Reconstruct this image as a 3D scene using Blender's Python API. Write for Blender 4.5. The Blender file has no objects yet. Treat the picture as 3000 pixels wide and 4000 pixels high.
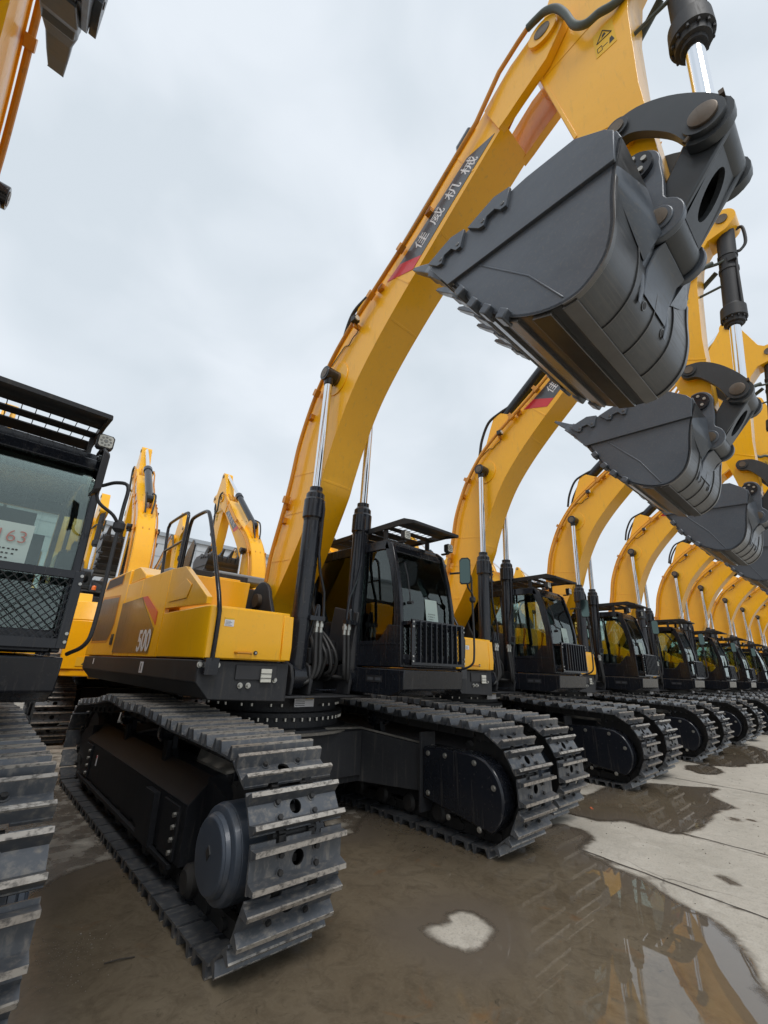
import bpy, bmesh, math, random
from mathutils import Vector, Matrix, noise
random.seed(7)
sc = bpy.context.scene
col = sc.collection
PI = math.pi
R = math.radians

# ------------------------------------------------------------------ mesh helpers
class G:
    def __init__(s): s.v = []; s.f = []; s.m = []
    def add(s, vs, fs, m=0):
        o = len(s.v); s.v += [tuple(v) for v in vs]
        for f in fs: s.f.append([o + i for i in f]); s.m.append(m)
    def box(s, x0, x1, y0, y1, z0, z1, m=0):
        v = [(x, y, z) for x in (x0, x1) for y in (y0, y1) for z in (z0, z1)]
        s.add(v, [(0, 1, 3, 2), (4, 6, 7, 5), (0, 4, 5, 1), (2, 3, 7, 6), (0, 2, 6, 4), (1, 5, 7, 3)], m)
    def obox(s, c, size, mat, m=0):
        h = [q / 2 for q in size]
        v = [Vector(c) + mat @ Vector((a * h[0], b * h[1], d * h[2])) for a in (-1, 1) for b in (-1, 1) for d in (-1, 1)]
        s.add(v, [(0, 1, 3, 2), (4, 6, 7, 5), (0, 4, 5, 1), (2, 3, 7, 6), (0, 2, 6, 4), (1, 5, 7, 3)], m)
    def prism(s, pts, a0, a1, ax='x', m=0, sc1=None):
        def P(p, a):
            if ax == 'x': return (a, p[0], p[1])
            if ax == 'y': return (p[0], a, p[1])
            return (p[0], p[1], a)
        n = len(pts); v = [P(p, a0) for p in pts] + [P(p, a1) for p in (sc1 or pts)]
        s.add(v, [list(range(n)), list(range(2 * n - 1, n - 1, -1))] + [(i, (i + 1) % n, n + (i + 1) % n, n + i) for i in range(n)], m)
    def cyl(s, p0, p1, r0, r1=None, n=20, m=0, cap=True):
        p0 = Vector(p0); p1 = Vector(p1); r1 = r0 if r1 is None else r1
        d = (p1 - p0).normalized(); u = d.orthogonal().normalized(); w = d.cross(u)
        v = []
        for p, r in ((p0, r0), (p1, r1)):
            for i in range(n):
                a = 2 * PI * i / n; v.append(p + (u * math.cos(a) + w * math.sin(a)) * r)
        fs = [(i, (i + 1) % n, n + (i + 1) % n, n + i) for i in range(n)]
        if cap: fs += [list(range(n))[::-1], list(range(n, 2 * n))]
        s.add(v, fs, m)
    def stack(s, p0, d, prof, n=24, m=0):       # prof: (offset along d, radius)
        p0 = Vector(p0); d = Vector(d).normalized()
        for (a, r), (b, q) in zip(prof, prof[1:]):
            if abs(a - b) < 1e-6: continue
            s.cyl(p0 + d * a, p0 + d * b, r, q, n, m)
    def tube(s, path, r, n=10, m=0):
        path = [Vector(p) for p in path]; k = len(path); v = []; up = None
        for i, p in enumerate(path):
            d = (path[min(i + 1, k - 1)] - path[max(i - 1, 0)]).normalized()
            if up is None: up = d.orthogonal().normalized()
            up = (up - d * up.dot(d))
            up = up.normalized() if up.length > 1e-5 else d.orthogonal().normalized()
            w = d.cross(up)
            for j in range(n):
                a = 2 * PI * j / n; v.append(p + (up * math.cos(a) + w * math.sin(a)) * r)
        fs = [(i * n + j, i * n + (j + 1) % n, (i + 1) * n + (j + 1) % n, (i + 1) * n + j) for i in range(k - 1) for j in range(n)]
        fs += [list(range(n))[::-1], list(range((k - 1) * n, k * n))]
        s.add(v, fs, m)
    def merge(s, o, mat):
        k = len(s.v); s.v += [tuple(mat @ Vector(v)) for v in o.v]
        s.f += [[k + i for i in f] for f in o.f]; s.m += o.m
    def mesh(s, name, mats, smooth=38):
        me = bpy.data.meshes.new(name); me.from_pydata(s.v, [], s.f)
        for mt in mats: me.materials.append(mt)
        me.polygons.foreach_set('material_index', s.m)
        b = bmesh.new(); b.from_mesh(me); bmesh.ops.recalc_face_normals(b, faces=b.faces); b.to_mesh(me); b.free()
        me.polygons.foreach_set('use_smooth', [True] * len(me.polygons))
        me.set_sharp_from_angle(angle=R(smooth)); me.update()
        return me
    def build(s, name, mats, parent=None, bevel=0, smooth=38, seg=2):
        if not isinstance(mats, (list, tuple)): mats = [mats]
        o = bpy.data.objects.new(name, s.mesh(name, mats, smooth)); col.objects.link(o); o.parent = parent
        if bevel:
            b = o.modifiers.new('bevel', 'BEVEL'); b.width = bevel; b.segments = seg; b.limit_method = 'ANGLE'; b.angle_limit = R(40)
        return o

def spline(pts, k=6):                            # Catmull-Rom through points (any dimension)
    P = [Vector(p) for p in pts]; P = [P[0] * 2 - P[1]] + P + [P[-1] * 2 - P[-2]]; out = []
    for i in range(1, len(P) - 2):
        a, b, c, d = P[i - 1:i + 3]
        for j in range(k):
            t = j / k
            out.append(0.5 * ((2 * b) + (c - a) * t + (2 * a - 5 * b + 4 * c - d) * t * t + (3 * b - 3 * c + d - a) * t ** 3))
    out.append(P[-2]); return out
def arc(c, r, a0, a1, n=10):
    return [(c[0] + r * math.cos(R(a0 + (a1 - a0) * i / n)), c[1] + r * math.sin(R(a0 + (a1 - a0) * i / n))) for i in range(n + 1)]
def offset(pts, d):                              # offset an open (y,z) polyline sideways
    out = []
    for i, p in enumerate(pts):
        a = Vector(pts[max(i - 1, 0)]); b = Vector(pts[min(i + 1, len(pts) - 1)]); t = (b - a).normalized()
        out.append((p[0] - t[1] * d, p[1] + t[0] * d))
    return out
def tag(o, label=None, cat=None, group=None, kind=None):
    if label: o['label'] = label
    if cat: o['category'] = cat
    if group: o['group'] = group
    if kind: o['kind'] = kind
    return o

# ------------------------------------------------------------------ materials
def mat(name):
    m = bpy.data.materials.new(name); m.use_nodes = True
    nt = m.node_tree; return m, nt, nt.nodes['Principled BSDF']
def N(nt, t, **k):
    n = nt.nodes.new(t)
    for a, b in k.items():
        if a.startswith('i_'):
            key = a[2:]; key = int(key) if key.isdigit() else key.replace('_', ' ')
            n.inputs[key].default_value = b
        else: setattr(n, a, b)
    return n
def coords(nt, scale=(1, 1, 1)):
    tc = N(nt, 'ShaderNodeTexCoord'); mp = N(nt, 'ShaderNodeMapping'); mp.inputs['Scale'].default_value = scale
    nt.links.new(tc.outputs['Object'], mp.inputs['Vector']); return mp.outputs['Vector']
def noise_ramp(nt, scale, lo, hi, detail=6, rough=.6, vs=(1, 1, 1)):
    n = N(nt, 'ShaderNodeTexNoise'); n.inputs['Scale'].default_value = scale; n.inputs['Detail'].default_value = detail; n.inputs['Roughness'].default_value = rough
    nt.links.new(coords(nt, vs), n.inputs['Vector'])
    r = N(nt, 'ShaderNodeMapRange'); r.inputs['From Min'].default_value = lo; r.inputs['From Max'].default_value = hi; r.interpolation_type = 'SMOOTHSTEP'
    nt.links.new(n.outputs['Fac'], r.inputs['Value']); return r.outputs['Result']
def mixc(nt, fac, a, b):
    m = N(nt, 'ShaderNodeMix', data_type='RGBA')
    if isinstance(fac, float): m.inputs[0].default_value = fac
    else: nt.links.new(fac, m.inputs[0])
    for s_, v in ((6, a), (7, b)):
        if isinstance(v, tuple): m.inputs[s_].default_value = (*v, 1)
        else: nt.links.new(v, m.inputs[s_])
    return m.outputs[2]
def mul(nt, a, k):
    m = N(nt, 'ShaderNodeMath', operation='MULTIPLY'); nt.links.new(a, m.inputs[0])
    if isinstance(k, (int, float)): m.inputs[1].default_value = k
    else: nt.links.new(k, m.inputs[1])
    return m.outputs[0]
def bump(nt, b, h, strength, dist=.02):
    n = N(nt, 'ShaderNodeBump'); n.inputs['Strength'].default_value = strength; n.inputs['Distance'].default_value = dist
    nt.links.new(h, n.inputs['Height']); nt.links.new(n.outputs['Normal'], b.inputs['Normal'])
def paint(name, c1, c2, rough, coat=0., dirt=None, dirtk=.3, streak=(5, 5, .7), met=0., wob=.0, coatr=.08, thr=(.52, .78)):
    m, nt, b = mat(name)
    c = mixc(nt, noise_ramp(nt, 1.3, .3, .7), c1, c2)
    rr = noise_ramp(nt, 9, .3, .75)
    if dirt:
        s1 = noise_ramp(nt, 4, thr[0], thr[1], vs=streak, detail=8, rough=.65); s2 = noise_ramp(nt, 30, .55, .8, detail=3)
        mx = N(nt, 'ShaderNodeMath', operation='MAXIMUM'); nt.links.new(s1, mx.inputs[0]); nt.links.new(mul(nt, s2, .5), mx.inputs[1])
        f = mul(nt, mx.outputs[0], dirtk); c = mixc(nt, f, c, dirt)
        ra = N(nt, 'ShaderNodeMath', operation='MULTIPLY_ADD'); nt.links.new(mx.outputs[0], ra.inputs[0]); ra.inputs[1].default_value = .25; ra.inputs[2].default_value = rough
        nt.links.new(ra.outputs[0], b.inputs['Roughness'])
    else: b.inputs['Roughness'].default_value = rough
    nt.links.new(c, b.inputs['Base Color'])
    b.inputs['Metallic'].default_value = met; b.inputs['Coat Weight'].default_value = coat; b.inputs['Coat Roughness'].default_value = coatr
    if wob: bump(nt, b, noise_ramp(nt, 2.2, 0, 1, detail=3), wob, .05)
    return m
YEL = paint('yellow_paint', (.96, .49, .004), (.92, .455, .004), .30, .28, (.50, .30, .08), .42, (5, 5, .8), wob=.10, thr=(.54, .76))
YEL2 = paint('yellow_casting', (.62, .26, .012), (.55, .22, .012), .45, .2, (.2, .12, .05), .5, (3, 3, 1))
BLK = paint('black_enamel', (.014, .016, .022), (.010, .012, .017), .22, .35, (.075, .066, .056), .5, (6, 6, .35), wob=.08)
FRM = paint('frame_black', (.012, .013, .016), (.018, .019, .022), .55, .0, (.085, .080, .072), .5, (9, 9, .5), thr=(.54, .76))
FRM.node_tree.nodes['Principled BSDF'].inputs['Specular IOR Level'].default_value = .18
for q_ in (BLK,): q_.node_tree.nodes['Principled BSDF'].inputs['Coat Weight'].default_value = .15; q_.node_tree.nodes['Principled BSDF'].inputs['Specular IOR Level'].default_value = .38
BLKD = paint('dusty_black', (.016, .017, .021), (.022, .023, .026), .58, .0, (.11, .10, .085), .6, (7, 7, .4))
HUBM = paint('hub_casting', (.066, .080, .105), (.052, .064, .084), .42, .1, (.14, .13, .12), .5, (2, 2, 2), met=.15, thr=(.48, .75))
SHELL = paint('brushed_shell', (.105, .11, .115), (.070, .073, .078), .30, .0, (.16, .15, .14), .6, (.5, 18, 18), met=.55, thr=(.45, .75))
TOPD = paint('dusty_top_plate', (.085, .078, .068), (.20, .185, .16), .6, .0, (.33, .30, .26), .8, (2, 2, 2))
BUK = paint('bucket_grey', (.104, .121, .147), (.086, .101, .124), .36, .12, (.19, .185, .175), .5, (1.5, 12, 12), met=.2, thr=(.50, .74), wob=.12)
BUKL = paint('link_casting', (.055, .062, .070), (.042, .047, .053), .40, .12, (.10, .10, .095), .4, (9, 9, 1.2), met=.25)
WEAR = paint('bare_plate', (.17, .165, .16), (.11, .11, .11), .28, .0, (.22, .20, .16), .5, (.6, 14, 14), met=.8)
TRK = paint('track_steel', (.112, .120, .132), (.060, .065, .074), .38, .0, (.30, .27, .23), .75, (5, 11, 2.2), met=.35, thr=(.46, .78), wob=.15)
TRKW = paint('worn_track_edge', (.46, .43, .385), (.30, .26, .22), .42, .0, (.075, .070, .066), .85, (7, 10, 10), met=.35, thr=(.44, .66))
CHAIN = paint('chain_steel', (.016, .016, .017), (.028, .026, .024), .6, 0, (.08, .065, .05), .5)
CHROME, nt, b = mat('chrome_rod'); b.inputs['Base Color'].default_value = (.82, .84, .87, 1); b.inputs['Metallic'].default_value = 1; b.inputs['Roughness'].default_value = .07
BOLT = paint('zinc_bolt', (.55, .54, .50), (.42, .41, .38), .35, met=.8)
PIN = paint('greased_pin', (.10, .075, .055), (.17, .14, .11), .4, met=.5, dirt=(.05, .03, .02), dirtk=.5)
RUB = paint('rubber_hose', (.018, .018, .019), (.028, .028, .028), .55)
RUBG = paint('sleeved_hose', (.06, .075, .07), (.09, .11, .10), .55)
FIT = paint('hose_fitting', (.52, .52, .48), (.40, .40, .38), .35, met=.6)
DECG = paint('decal_grey', (.085, .092, .105), (.075, .082, .095), .3, .3)
DECB = paint('decal_brown', (.060, .042, .026), (.075, .052, .031), .32, .3, (.16, .12, .08), .3)
RED = paint('decal_red', (.66, .022, .035), (.60, .02, .032), .35, .3)
WHT = paint('decal_white', (.78, .78, .80), (.72, .72, .74), .5)
PAPER = paint('paper', (.50, .60, .56), (.45, .55, .51), .7)
INK = paint('print_ink', (.03, .03, .03), (.03, .03, .03), .6)
INKR = paint('red_pen', (.45, .20, .17), (.45, .20, .17), .6)
LABY = paint('label_yellow', (.80, .47, .02), (.80, .47, .02), .5)
SEATM = paint('seat_fabric', (.035, .04, .045), (.05, .055, .06), .8)
PLAST = paint('black_plastic', (.02, .02, .023), (.03, .03, .033), .5)
GREYC = paint('grey_cover', (.20, .21, .22), (.25, .26, .27), .55, dirt=(.3, .28, .25), dirtk=.4)
LENS, nt, b = mat('lamp_lens'); b.inputs['Base Color'].default_value = (.62, .61, .54, 1); b.inputs['Roughness'].default_value = .18; b.inputs['Coat Weight'].default_value = 1
LED = paint('lamp_reflector', (.30, .30, .27), (.22, .22, .2), .2, 1)
AMB, nt, b = mat('beacon_orange'); b.inputs['Base Color'].default_value = (.9, .18, .02, 1); b.inputs['Roughness'].default_value = .25
MIRR, nt, b = mat('mirror_glass'); b.inputs['Base Color'].default_value = (.09, .125, .115, 1); b.inputs['Metallic'].default_value = 1; b.inputs['Roughness'].default_value = .05
GLS = bpy.data.materials.new('cab_glass'); GLS.use_nodes = True; nt = GLS.node_tree; nt.nodes.clear()
out = N(nt, 'ShaderNodeOutputMaterial'); tr = N(nt, 'ShaderNodeBsdfTransparent'); tr.inputs[0].default_value = (.80, .87, .845, 1)
gl = N(nt, 'ShaderNodeBsdfGlossy'); gl.inputs['Roughness'].default_value = .02; gl.inputs['Color'].default_value = (.9, 1, .97, 1)
fr = N(nt, 'ShaderNodeFresnel'); fr.inputs[0].default_value = 1.75; mx = N(nt, 'ShaderNodeMixShader')
nt.links.new(fr.outputs[0], mx.inputs[0]); nt.links.new(tr.outputs[0], mx.inputs[1]); nt.links.new(gl.outputs[0], mx.inputs[2]); nt.links.new(mx.outputs[0], out.inputs[0])

def text_into(g, body, size, mtx, m=0, align='CENTER', offs=0.0):
    cu = bpy.data.curves.new('txt', 'FONT'); cu.body = body; cu.size = size; cu.align_x = align; cu.align_y = 'CENTER'; cu.resolution_u = 3; cu.offset = offs; cu.extrude = .0008
    o = bpy.data.objects.new('txt', cu); col.objects.link(o); bpy.context.view_layer.update()
    me = bpy.data.meshes.new_from_object(o.evaluated_get(bpy.context.evaluated_depsgraph_get()))
    k = len(g.v); g.v += [tuple(mtx @ v.co) for v in me.vertices]
    for p in me.polygons: g.f.append([k + i for i in p.vertices]); g.m.append(m)
    bpy.data.objects.remove(o); bpy.data.curves.remove(cu); bpy.data.meshes.remove(me)
def frame(origin, xdir, ydir):                   # matrix whose local x,y map to the given directions
    x = Vector(xdir).normalized(); y = Vector(ydir).normalized(); z = x.cross(y).normalized(); y = z.cross(x)
    M = Matrix((x, y, z)).transposed().to_4x4(); M.translation = Vector(origin); return M

# ------------------------------------------------------------------ excavator
def make_shoe():
    g = G(); W = .31; L = .112; t = .014
    xs = [-W, -.155, -.085, -.055, .055, .085, .155, W]; ys = [-L, -L + .045, -.05, .05, L - .045, L]
    for i in range(len(xs) - 1):
        for j in range(len(ys) - 1):
            if j in (0, 4) and i in (1, 5): continue         # link slots
            if i == 3 and j == 2: continue                   # mud hole, ringed below
            g.box(xs[i], xs[i + 1], ys[j], ys[j + 1], 0, t)
    n = 16; ring = []; sq = []
    for k in range(n):
        a = 2 * PI * k / n; c, s_ = math.cos(a), math.sin(a); q = max(abs(c), abs(s_))
        ring.append((.04 * c, .04 * s_)); sq.append((.055 * c / q, .05 * s_ / q))
    v = [(x, y, z) for z in (0, t) for x, y in sq] + [(x, y, z) for z in (0, t) for x, y in ring]
    for k in range(n):
        l = (k + 1) % n
        g.add([v[k], v[l], v[2 * n + l], v[2 * n + k]], [(0, 1, 2, 3)]); g.add([v[n + k], v[n + l], v[3 * n + l], v[3 * n + k]], [(0, 1, 2, 3)])
        g.add([v[2 * n + k], v[2 * n + l], v[3 * n + l], v[3 * n + k]], [(0, 1, 2, 3)], 2)
    for yc, h, lean in ((-.080, .062, -.010), (.066, .062, .010)):     # grouser bars with worn crests
        pr = [(yc - .026, t), (yc - .012 + lean, h + t), (yc + .012 + lean, h + t), (yc + .026, t)]
        g.prism(pr, -W, W, 'x')
        g.box(-W + .002, W - .002, yc - .0125 + lean, yc + .0125 + lean, h + t - .007, h + t + .0035, 1)
    for x in (-.12, .12):
        for y in (-.045, .035):
            g.cyl((x, y, t), (x, y, t + .006), .024, n=12); g.cyl((x, y, t), (x, y, t + .024), .016, n=6, m=2)
    return g
SHOE = make_shoe()
def track_path():
    # inner face of shoes; centre line through sprocket, carrier rollers, idler
    rf = .505; cf = (-2.33, .575); ri = .475; ci = (2.40, .545)
    pts = [(-2.40, .078), (-2.50, .082)] + arc(cf, rf, 232, 100, 22)
    pts += [(-1.9, 1.085), (-1.2, 1.10), (-.6, 1.135), (-.35, 1.15), (.2, 1.125), (.7, 1.16), (1.0, 1.165), (1.5, 1.09), (1.95, 1.05)]
    pts += arc(ci, ri, 80, -80, 24) + [(2.25, .078)] + [(2.25 - 4.5 * k / 12, .078) for k in range(1, 13)]
    P = [Vector(p) for p in pts]; P.append(P[0]); return P
def make_track(g, xc, gc):
    P = track_path(); d = [0]
    for a, b in zip(P, P[1:]): d.append(d[-1] + (b - a).length)
    n = round(d[-1] / .252); step = d[-1] / n; k = 0
    for i in range(n):
        s0 = i * step
        def at(s):
            s %= d[-1]; j = 0
            while d[j + 1] < s: j += 1
            t = (s - d[j]) / max(d[j + 1] - d[j], 1e-9); return P[j].lerp(P[j + 1], t)
        a = at(s0 - .11); b = at(s0 + .11); c = (a + b) / 2; t = (b - a).normalized(); nrm = Vector((-t[1], t[0]))
        # travel direction front->top->rear : outward normal is to the left of t
        M = Matrix(((1, 0, 0, xc), (0, t[0], nrm[0], c[0]), (0, t[1], nrm[1], c[1]), (0, 0, 0, 1)))
        g.merge(SHOE, M)
        for sx in (-.10, .10):                    # chain links
            gc.obox((xc + sx, c[0] - nrm[0] * .055, c[1] - nrm[1] * .055), (.045, .24, .10), M.to_3x3())
        gc.cyl((xc - .15, a[0] - nrm[0] * .06, a[1] - nrm[1] * .06), (xc + .15, a[0] - nrm[0] * .06, a[1] - nrm[1] * .06), .034, n=10)

def make_excavator(root):
    def part(g, name, m, par=None, bevel=0, **k): return g.build(name, m, par or root, bevel, **k)
    def rep(g, name, m, par, locs, bevel=0):         # one small piece, repeated as objects of its own that share a mesh
        o = part(g, name, m, par, bevel); o.location = locs[0]
        for l in locs[1:]:
            c = o.copy(); col.objects.link(c); c.parent = par or root; c.location = l
    def one(shape, *a): q = G(); getattr(q, shape)(*a); return q
    # ---------------- undercarriage
    for s in (-1, 1):
        xc = s * 1.34
        g = G(); gc = G(); make_track(g, xc, gc)
        t = part(g, 'track', [TRK, TRKW, CHAIN]); part(gc, 'track_chain', CHAIN, t)
        f = G()
        xo, xi = xc + s * .20, xc - s * .17
        prof = [(xo, .24), (xo, .62), (xc + s * .02, .80), (xi, .80), (xi, .24)]
        f.prism(prof, -1.62, 2.05, 'y')
        f.prism([(xo + s * .0, .20), (xo + s * .035, .20), (xo + s * .035, .235), (xo, .235)], -1.5, 2.0, 'y')
        f.prism([(-1.62, .24), (-1.9, .36), (-2.05, .5), (-2.0, .72), (-1.62, .8)], xc - .07, xc + .07)      # sprocket fork
        f.prism([(2.05, .3), (2.55, .4), (2.62, .55), (2.5, .7), (2.05, .78)], xc - .16, xc + .16)
        for y in (-.55, .85):                      # carrier roller stands
            f.prism([(y - .16, .80), (y - .07, .86), (y - .05, .98), (y + .05, .98), (y + .07, .86), (y + .16, .80)], xc - .03, xc + .02)
            f.box(xc + s * .03, xc + s * .07, y - .05, y + .05, .74, .93)
        for y in (-1.35, 1.75):                    # bolted end plates
            f.box(min(xo, xo + s * .02), max(xo, xo + s * .02), y - .17, y + .17, .25, .60)
        f.prism([(-1.05, .22), (-.72, .22), (-.66, .34), (-.66, .50), (-.78, .60), (-1.02, .60)], min(xo, xo + s * .05), max(xo, xo + s * .05))
        f.tube([(xo - s * .004, -1.6, .625), (xo - s * .004, 2.03, .625)], .007, 6)
        fr_ = part(f, 'track_frame', FRM, bevel=.012)
        q = G(); q.box(*sorted((xo, xo + s * .004)), 1.30, 1.34, .42, .53); q.box(*sorted((xo + s * .004, xo + s * .006)), 1.303, 1.337, .50, .528, 1); part(q, 'frame_label', [WHT, RED], fr_)
        bb = G(); bb.cyl((0, 0, 0), (s * .022, 0, 0), .018, n=6)
        rep(bb, 'frame_bolt', BOLT, fr_, [(xo + s * .018, y, z) for y in (-1.47, 1.63) for z in (.30, .38, .46, .54)])
        cr = G()
        for y in (0,): cr.stack((0, 0, 0), (1, 0, 0), [(0, .05), (.02, .085), (.09, .085), (.10, .06), (.20, .06), (.21, .085), (.28, .085), (.30, .05)])
        rep(cr, 'carrier_roller', BLK, root, [(xc - .15, y, 1.0) for y in (-.55, .85)])
        lr = G()
        for k in (0,): lr.stack((0, 0, 0), (1, 0, 0), [(0, .07), (.03, .10), (.1, .10), (.11, .075), (.29, .075), (.3, .10), (.37, .10), (.4, .07)])
        rep(lr, 'track_roller', CHAIN, root, [(xc - .2, -1.75 + k * .45, .20) for k in range(9)])
        idl = G(); idl.stack((xc - .09, 2.40, .545), (1, 0, 0), [(0, .36), (.03, .38), (.06, .40), (.12, .40), (.15, .38), (.18, .36)]); part(idl, 'idler_wheel', BLKD)
        sp = G()
        pts = []
        for k in range(22):
            a = 2 * PI * k / 22
            for da, rr in ((-.09, .37), (-.045, .44), (.045, .44), (.09, .37)): pts.append((-2.33 + rr * math.cos(a + da), .575 + rr * math.sin(a + da)))
        sp.prism(pts, xc - .035, xc + .035)
        spo = part(sp, 'sprocket', CHAIN)
        hb = G(); hb.stack((xc + s * .03, -2.34, .535), (s, 0, 0), [(0, .268), (.20, .268), (.235, .256), (.245, .222), (.275, .21), (.29, .195), (.2901, 0.001)], n=48)
        hub = part(hb, 'final_drive', HUBM, bevel=.004)
        em = G(); xx = xc + s * (.03 + .291)
        em.prism([(-2.34, .59), (-2.31, .55), (-2.34, .51), (-2.37, .55)], min(xx, xx + s * .003), max(xx, xx + s * .003)); part(em, 'emblem', WEAR, hub)
        mc = G(); x0, x1 = xc - s * .33, xc - s * .12
        D = [(-1.66, .34), (-1.66, .84), (-2.30, .86)] + arc((-2.33, .50), .355, 88, 235, 16)
        mc.prism(D, min(x0, x1), max(x0, x1))
        mco = part(mc, 'motor_cover', BLK, bevel=.02)
        fl = G(); fl.box(min(x0, x1) - (.03 if s > 0 else 0), max(x0, x1) + (.03 if s < 0 else 0), -1.66, -1.63, .20, .98); part(fl, 'cover_flange', BLKD, mco, .004)
        mb = G(); mb.cyl((0, 0, 0), (-s * .014, 0, 0), .019, n=8); mb.cyl((0, 0, 0), (-s * .006, 0, 0), .027, n=14)
        rep(mb, 'cover_bolt', BOLT, mco, [(x0, y, z) for y, z in ((-1.74, .78), (-1.74, .40), (-1.98, .79), (-2.02, .24), (-2.36, .78), (-2.58, .60), (-2.4, .22))])
    c = G()                                         # carbody: centre box and four arched legs
    c.prism([(-.75, -.9), (.75, -.9), (.95, -.3), (.95, .5), (.75, 1.0), (-.75, 1.0), (-.95, .5), (-.95, -.3)], .45, .93, 'z')
    for s in (-1, 1):
        for yy, ye in ((-.75, -1.64), (.85, 1.5)):
            d = 1 if ye > 0 else -1
            top = [(s * .2, yy + d * .12), (s * .75, yy + d * .10), (s * 1.16, ye), (s * 1.28, ye), (s * 1.28, ye - d * .62), (s * .9, yy - d * .45), (s * .2, yy - d * .5)]
            low = [(.38 if i in (0, 1, 5, 6) else .36) for i in range(7)]; hi = [.96, .94, .82, .80, .80, .93, .95]
            n = 7; v = [(p[0], p[1], z) for p, z in zip(top, low)] + [(p[0], p[1], z) for p, z in zip(top, hi)]
            c.add(v, [list(range(n)), list(range(2 * n - 1, n - 1, -1))] + [(i, (i + 1) % n, n + (i + 1) % n, n + i) for i in range(n)])
            if s == -1 and yy < 0: ct = G()
            v2 = [(p[0] * 1.0, p[1] + (d * .035 if i in (0, 1, 2) else 0), z + .004) for i, (p, z) in enumerate(zip(top, hi))]; v3 = [(a, b_, z + .02) for a, b_, z in v2]
            ct.add(v2 + v3, [list(range(n)), list(range(2 * n - 1, n - 1, -1))] + [(i, (i + 1) % n, n + (i + 1) % n, n + i) for i in range(n)])
    cb_ = part(c, 'carbody', BLKD, bevel=.008)
    ct.cyl((0, 0, .925), (0, 0, .95), 1.0, n=48); part(ct, 'top_plate', TOPD, cb_)
    r = G(); r.stack((0, 0, .9), (0, 0, 1), [(0, .95), (.07, .93), (.09, .84), (.19, .84), (.195, .88), (.24, .88), (.25, .80), (.33, .80), (.335, .86), (.40, .86)], n=64)
    ring = part(r, 'slewing_ring', BLKD)
    q = G(); q.cyl((0, 0, 0), (0, 0, .034), .014, n=6)
    rep(q, 'ring_bolt', BOLT, ring, [(.862 * math.cos(2 * PI * k / 56), .862 * math.sin(2 * PI * k / 56), 1.06) for k in range(56)] + [(.83 * math.cos(2 * PI * (k + (.28 if k % 2 else 0)) / 32), .83 * math.sin(2 * PI * (k + (.28 if k % 2 else 0)) / 32), 1.205) for k in range(32)])
    lb = G(); lb.box(-.27, -.02, -.945, -.94, 1.215, 1.33); lb.box(-.13, -.025, -.948, -.945, 1.295, 1.325, 1)
    for k in range(4): lb.box(-.26, -.14 + .1 * (k == 3), -.948, -.9455, 1.228 + k * .018, 1.233 + k * .018, 2)
    part(lb, 'warning_label', [WHT, LABY, INK], ring)
    # ---------------- upper frame
    d = G()
    d.box(-.72, .38, -.66, 3.2, 1.31, 1.655)
    d.prism([(-1.57, 1.66), (-1.57, 1.47), (-1.44, 1.33), (-.66, 1.30), (-.66, 1.66)], -1.31, 3.72, 'y')
    d.prism([(1.5, 1.66), (1.5, 1.47), (1.38, 1.33), (.45, 1.30), (.45, 1.66)], .0, 3.6, 'y')
    for x in (-.505, -.275, .265, .495):                # cylinder foot and boom foot lugs
        d.prism([(-1.14, 1.345), (-1.17, 1.50), (-1.12, 1.64), (-1.02, 1.68), (-.92, 1.66), (-.5, 1.657), (-.5, 1.345)], x - .02, x + .02)
    for x in (-.36, .30):
        d.prism([(-.62, 1.6), (-.35, 2.20)] + arc((.05, 2.43), .25, 170, 0, 12) + [(.62, 1.6)], x - .025, x + .025)
    d.box(-.64, .56, -1.20, -.60, 1.318, 1.343)
    d.box(-.30, .28, -.8, .2, 1.66, 1.95)
    deck = part(d, 'upper_frame', BLKD, bevel=.01)
    hl = G(); hl.box(-1.22, -.80, -1.325, -1.31, 1.50, 1.63); part(hl, 'lamp_recess', PLAST, deck, .004)
    h2 = G(); h2.box(-.97, -.86, -1.345, -1.33, 1.48, 1.60); h2.box(-.98, -.85, -1.352, -1.347, 1.515, 1.52, 1); h2.box(-.98, -.85, -1.352, -1.347, 1.555, 1.56, 1)
    part(h2, 'front_light', [LENS, PLAST], deck, .002)
    sb = G(); sb.cyl((0, 0, 0), (0, -.03, 0), .016, n=8); sb.cyl((0, 0, 0), (0, -.007, 0), .026, n=12)
    rep(sb, 'deck_bolt', BOLT, deck, [(x, -1.315, z) for x, z in ((-1.56, 1.62), (-1.40, 1.62), (-1.16, 1.45), (-1.08, 1.45), (-.81, 1.50))])
    dl = G(); dl.box(-1.576, -1.573, .30, .42, 1.50, 1.62); dl.box(-1.576, -1.573, 2.92, 2.96, 1.55, 1.63); dl.box(-1.579, -1.577, .35, .37, 1.52, 1.60, 1); part(dl, 'deck_sticker', [WHT, INK], deck)
    # tool box with its door
    b_ = G()
    b_.prism([(-1.5, -1.26), (-1.475, -1.335), (-1.43, -1.36), (-.66, -1.36), (-.66, -.065), (-1.5, -.065)], 1.672, 2.14, 'z')
    tb = part(b_, 'tool_box', YEL, bevel=.012)
    t2 = G(); t2.prism([(-1.372, 1.68), (-1.388, 1.80), (-1.368, 2.125), (-1.34, 2.13), (-1.34, 1.68)], -1.415, -.745, 'x')
    td = part(t2, 'tool_box_door', YEL, tb, .006)
    t3 = G(); t3.prism([(-1.370, 1.68), (-1.384, 1.80), (-1.366, 2.11), (-1.3, 2.11), (-1.3, 1.68)], -.73, -.62, 'x'); part(t3, 'corner_post', YEL, tb, .008)
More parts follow.
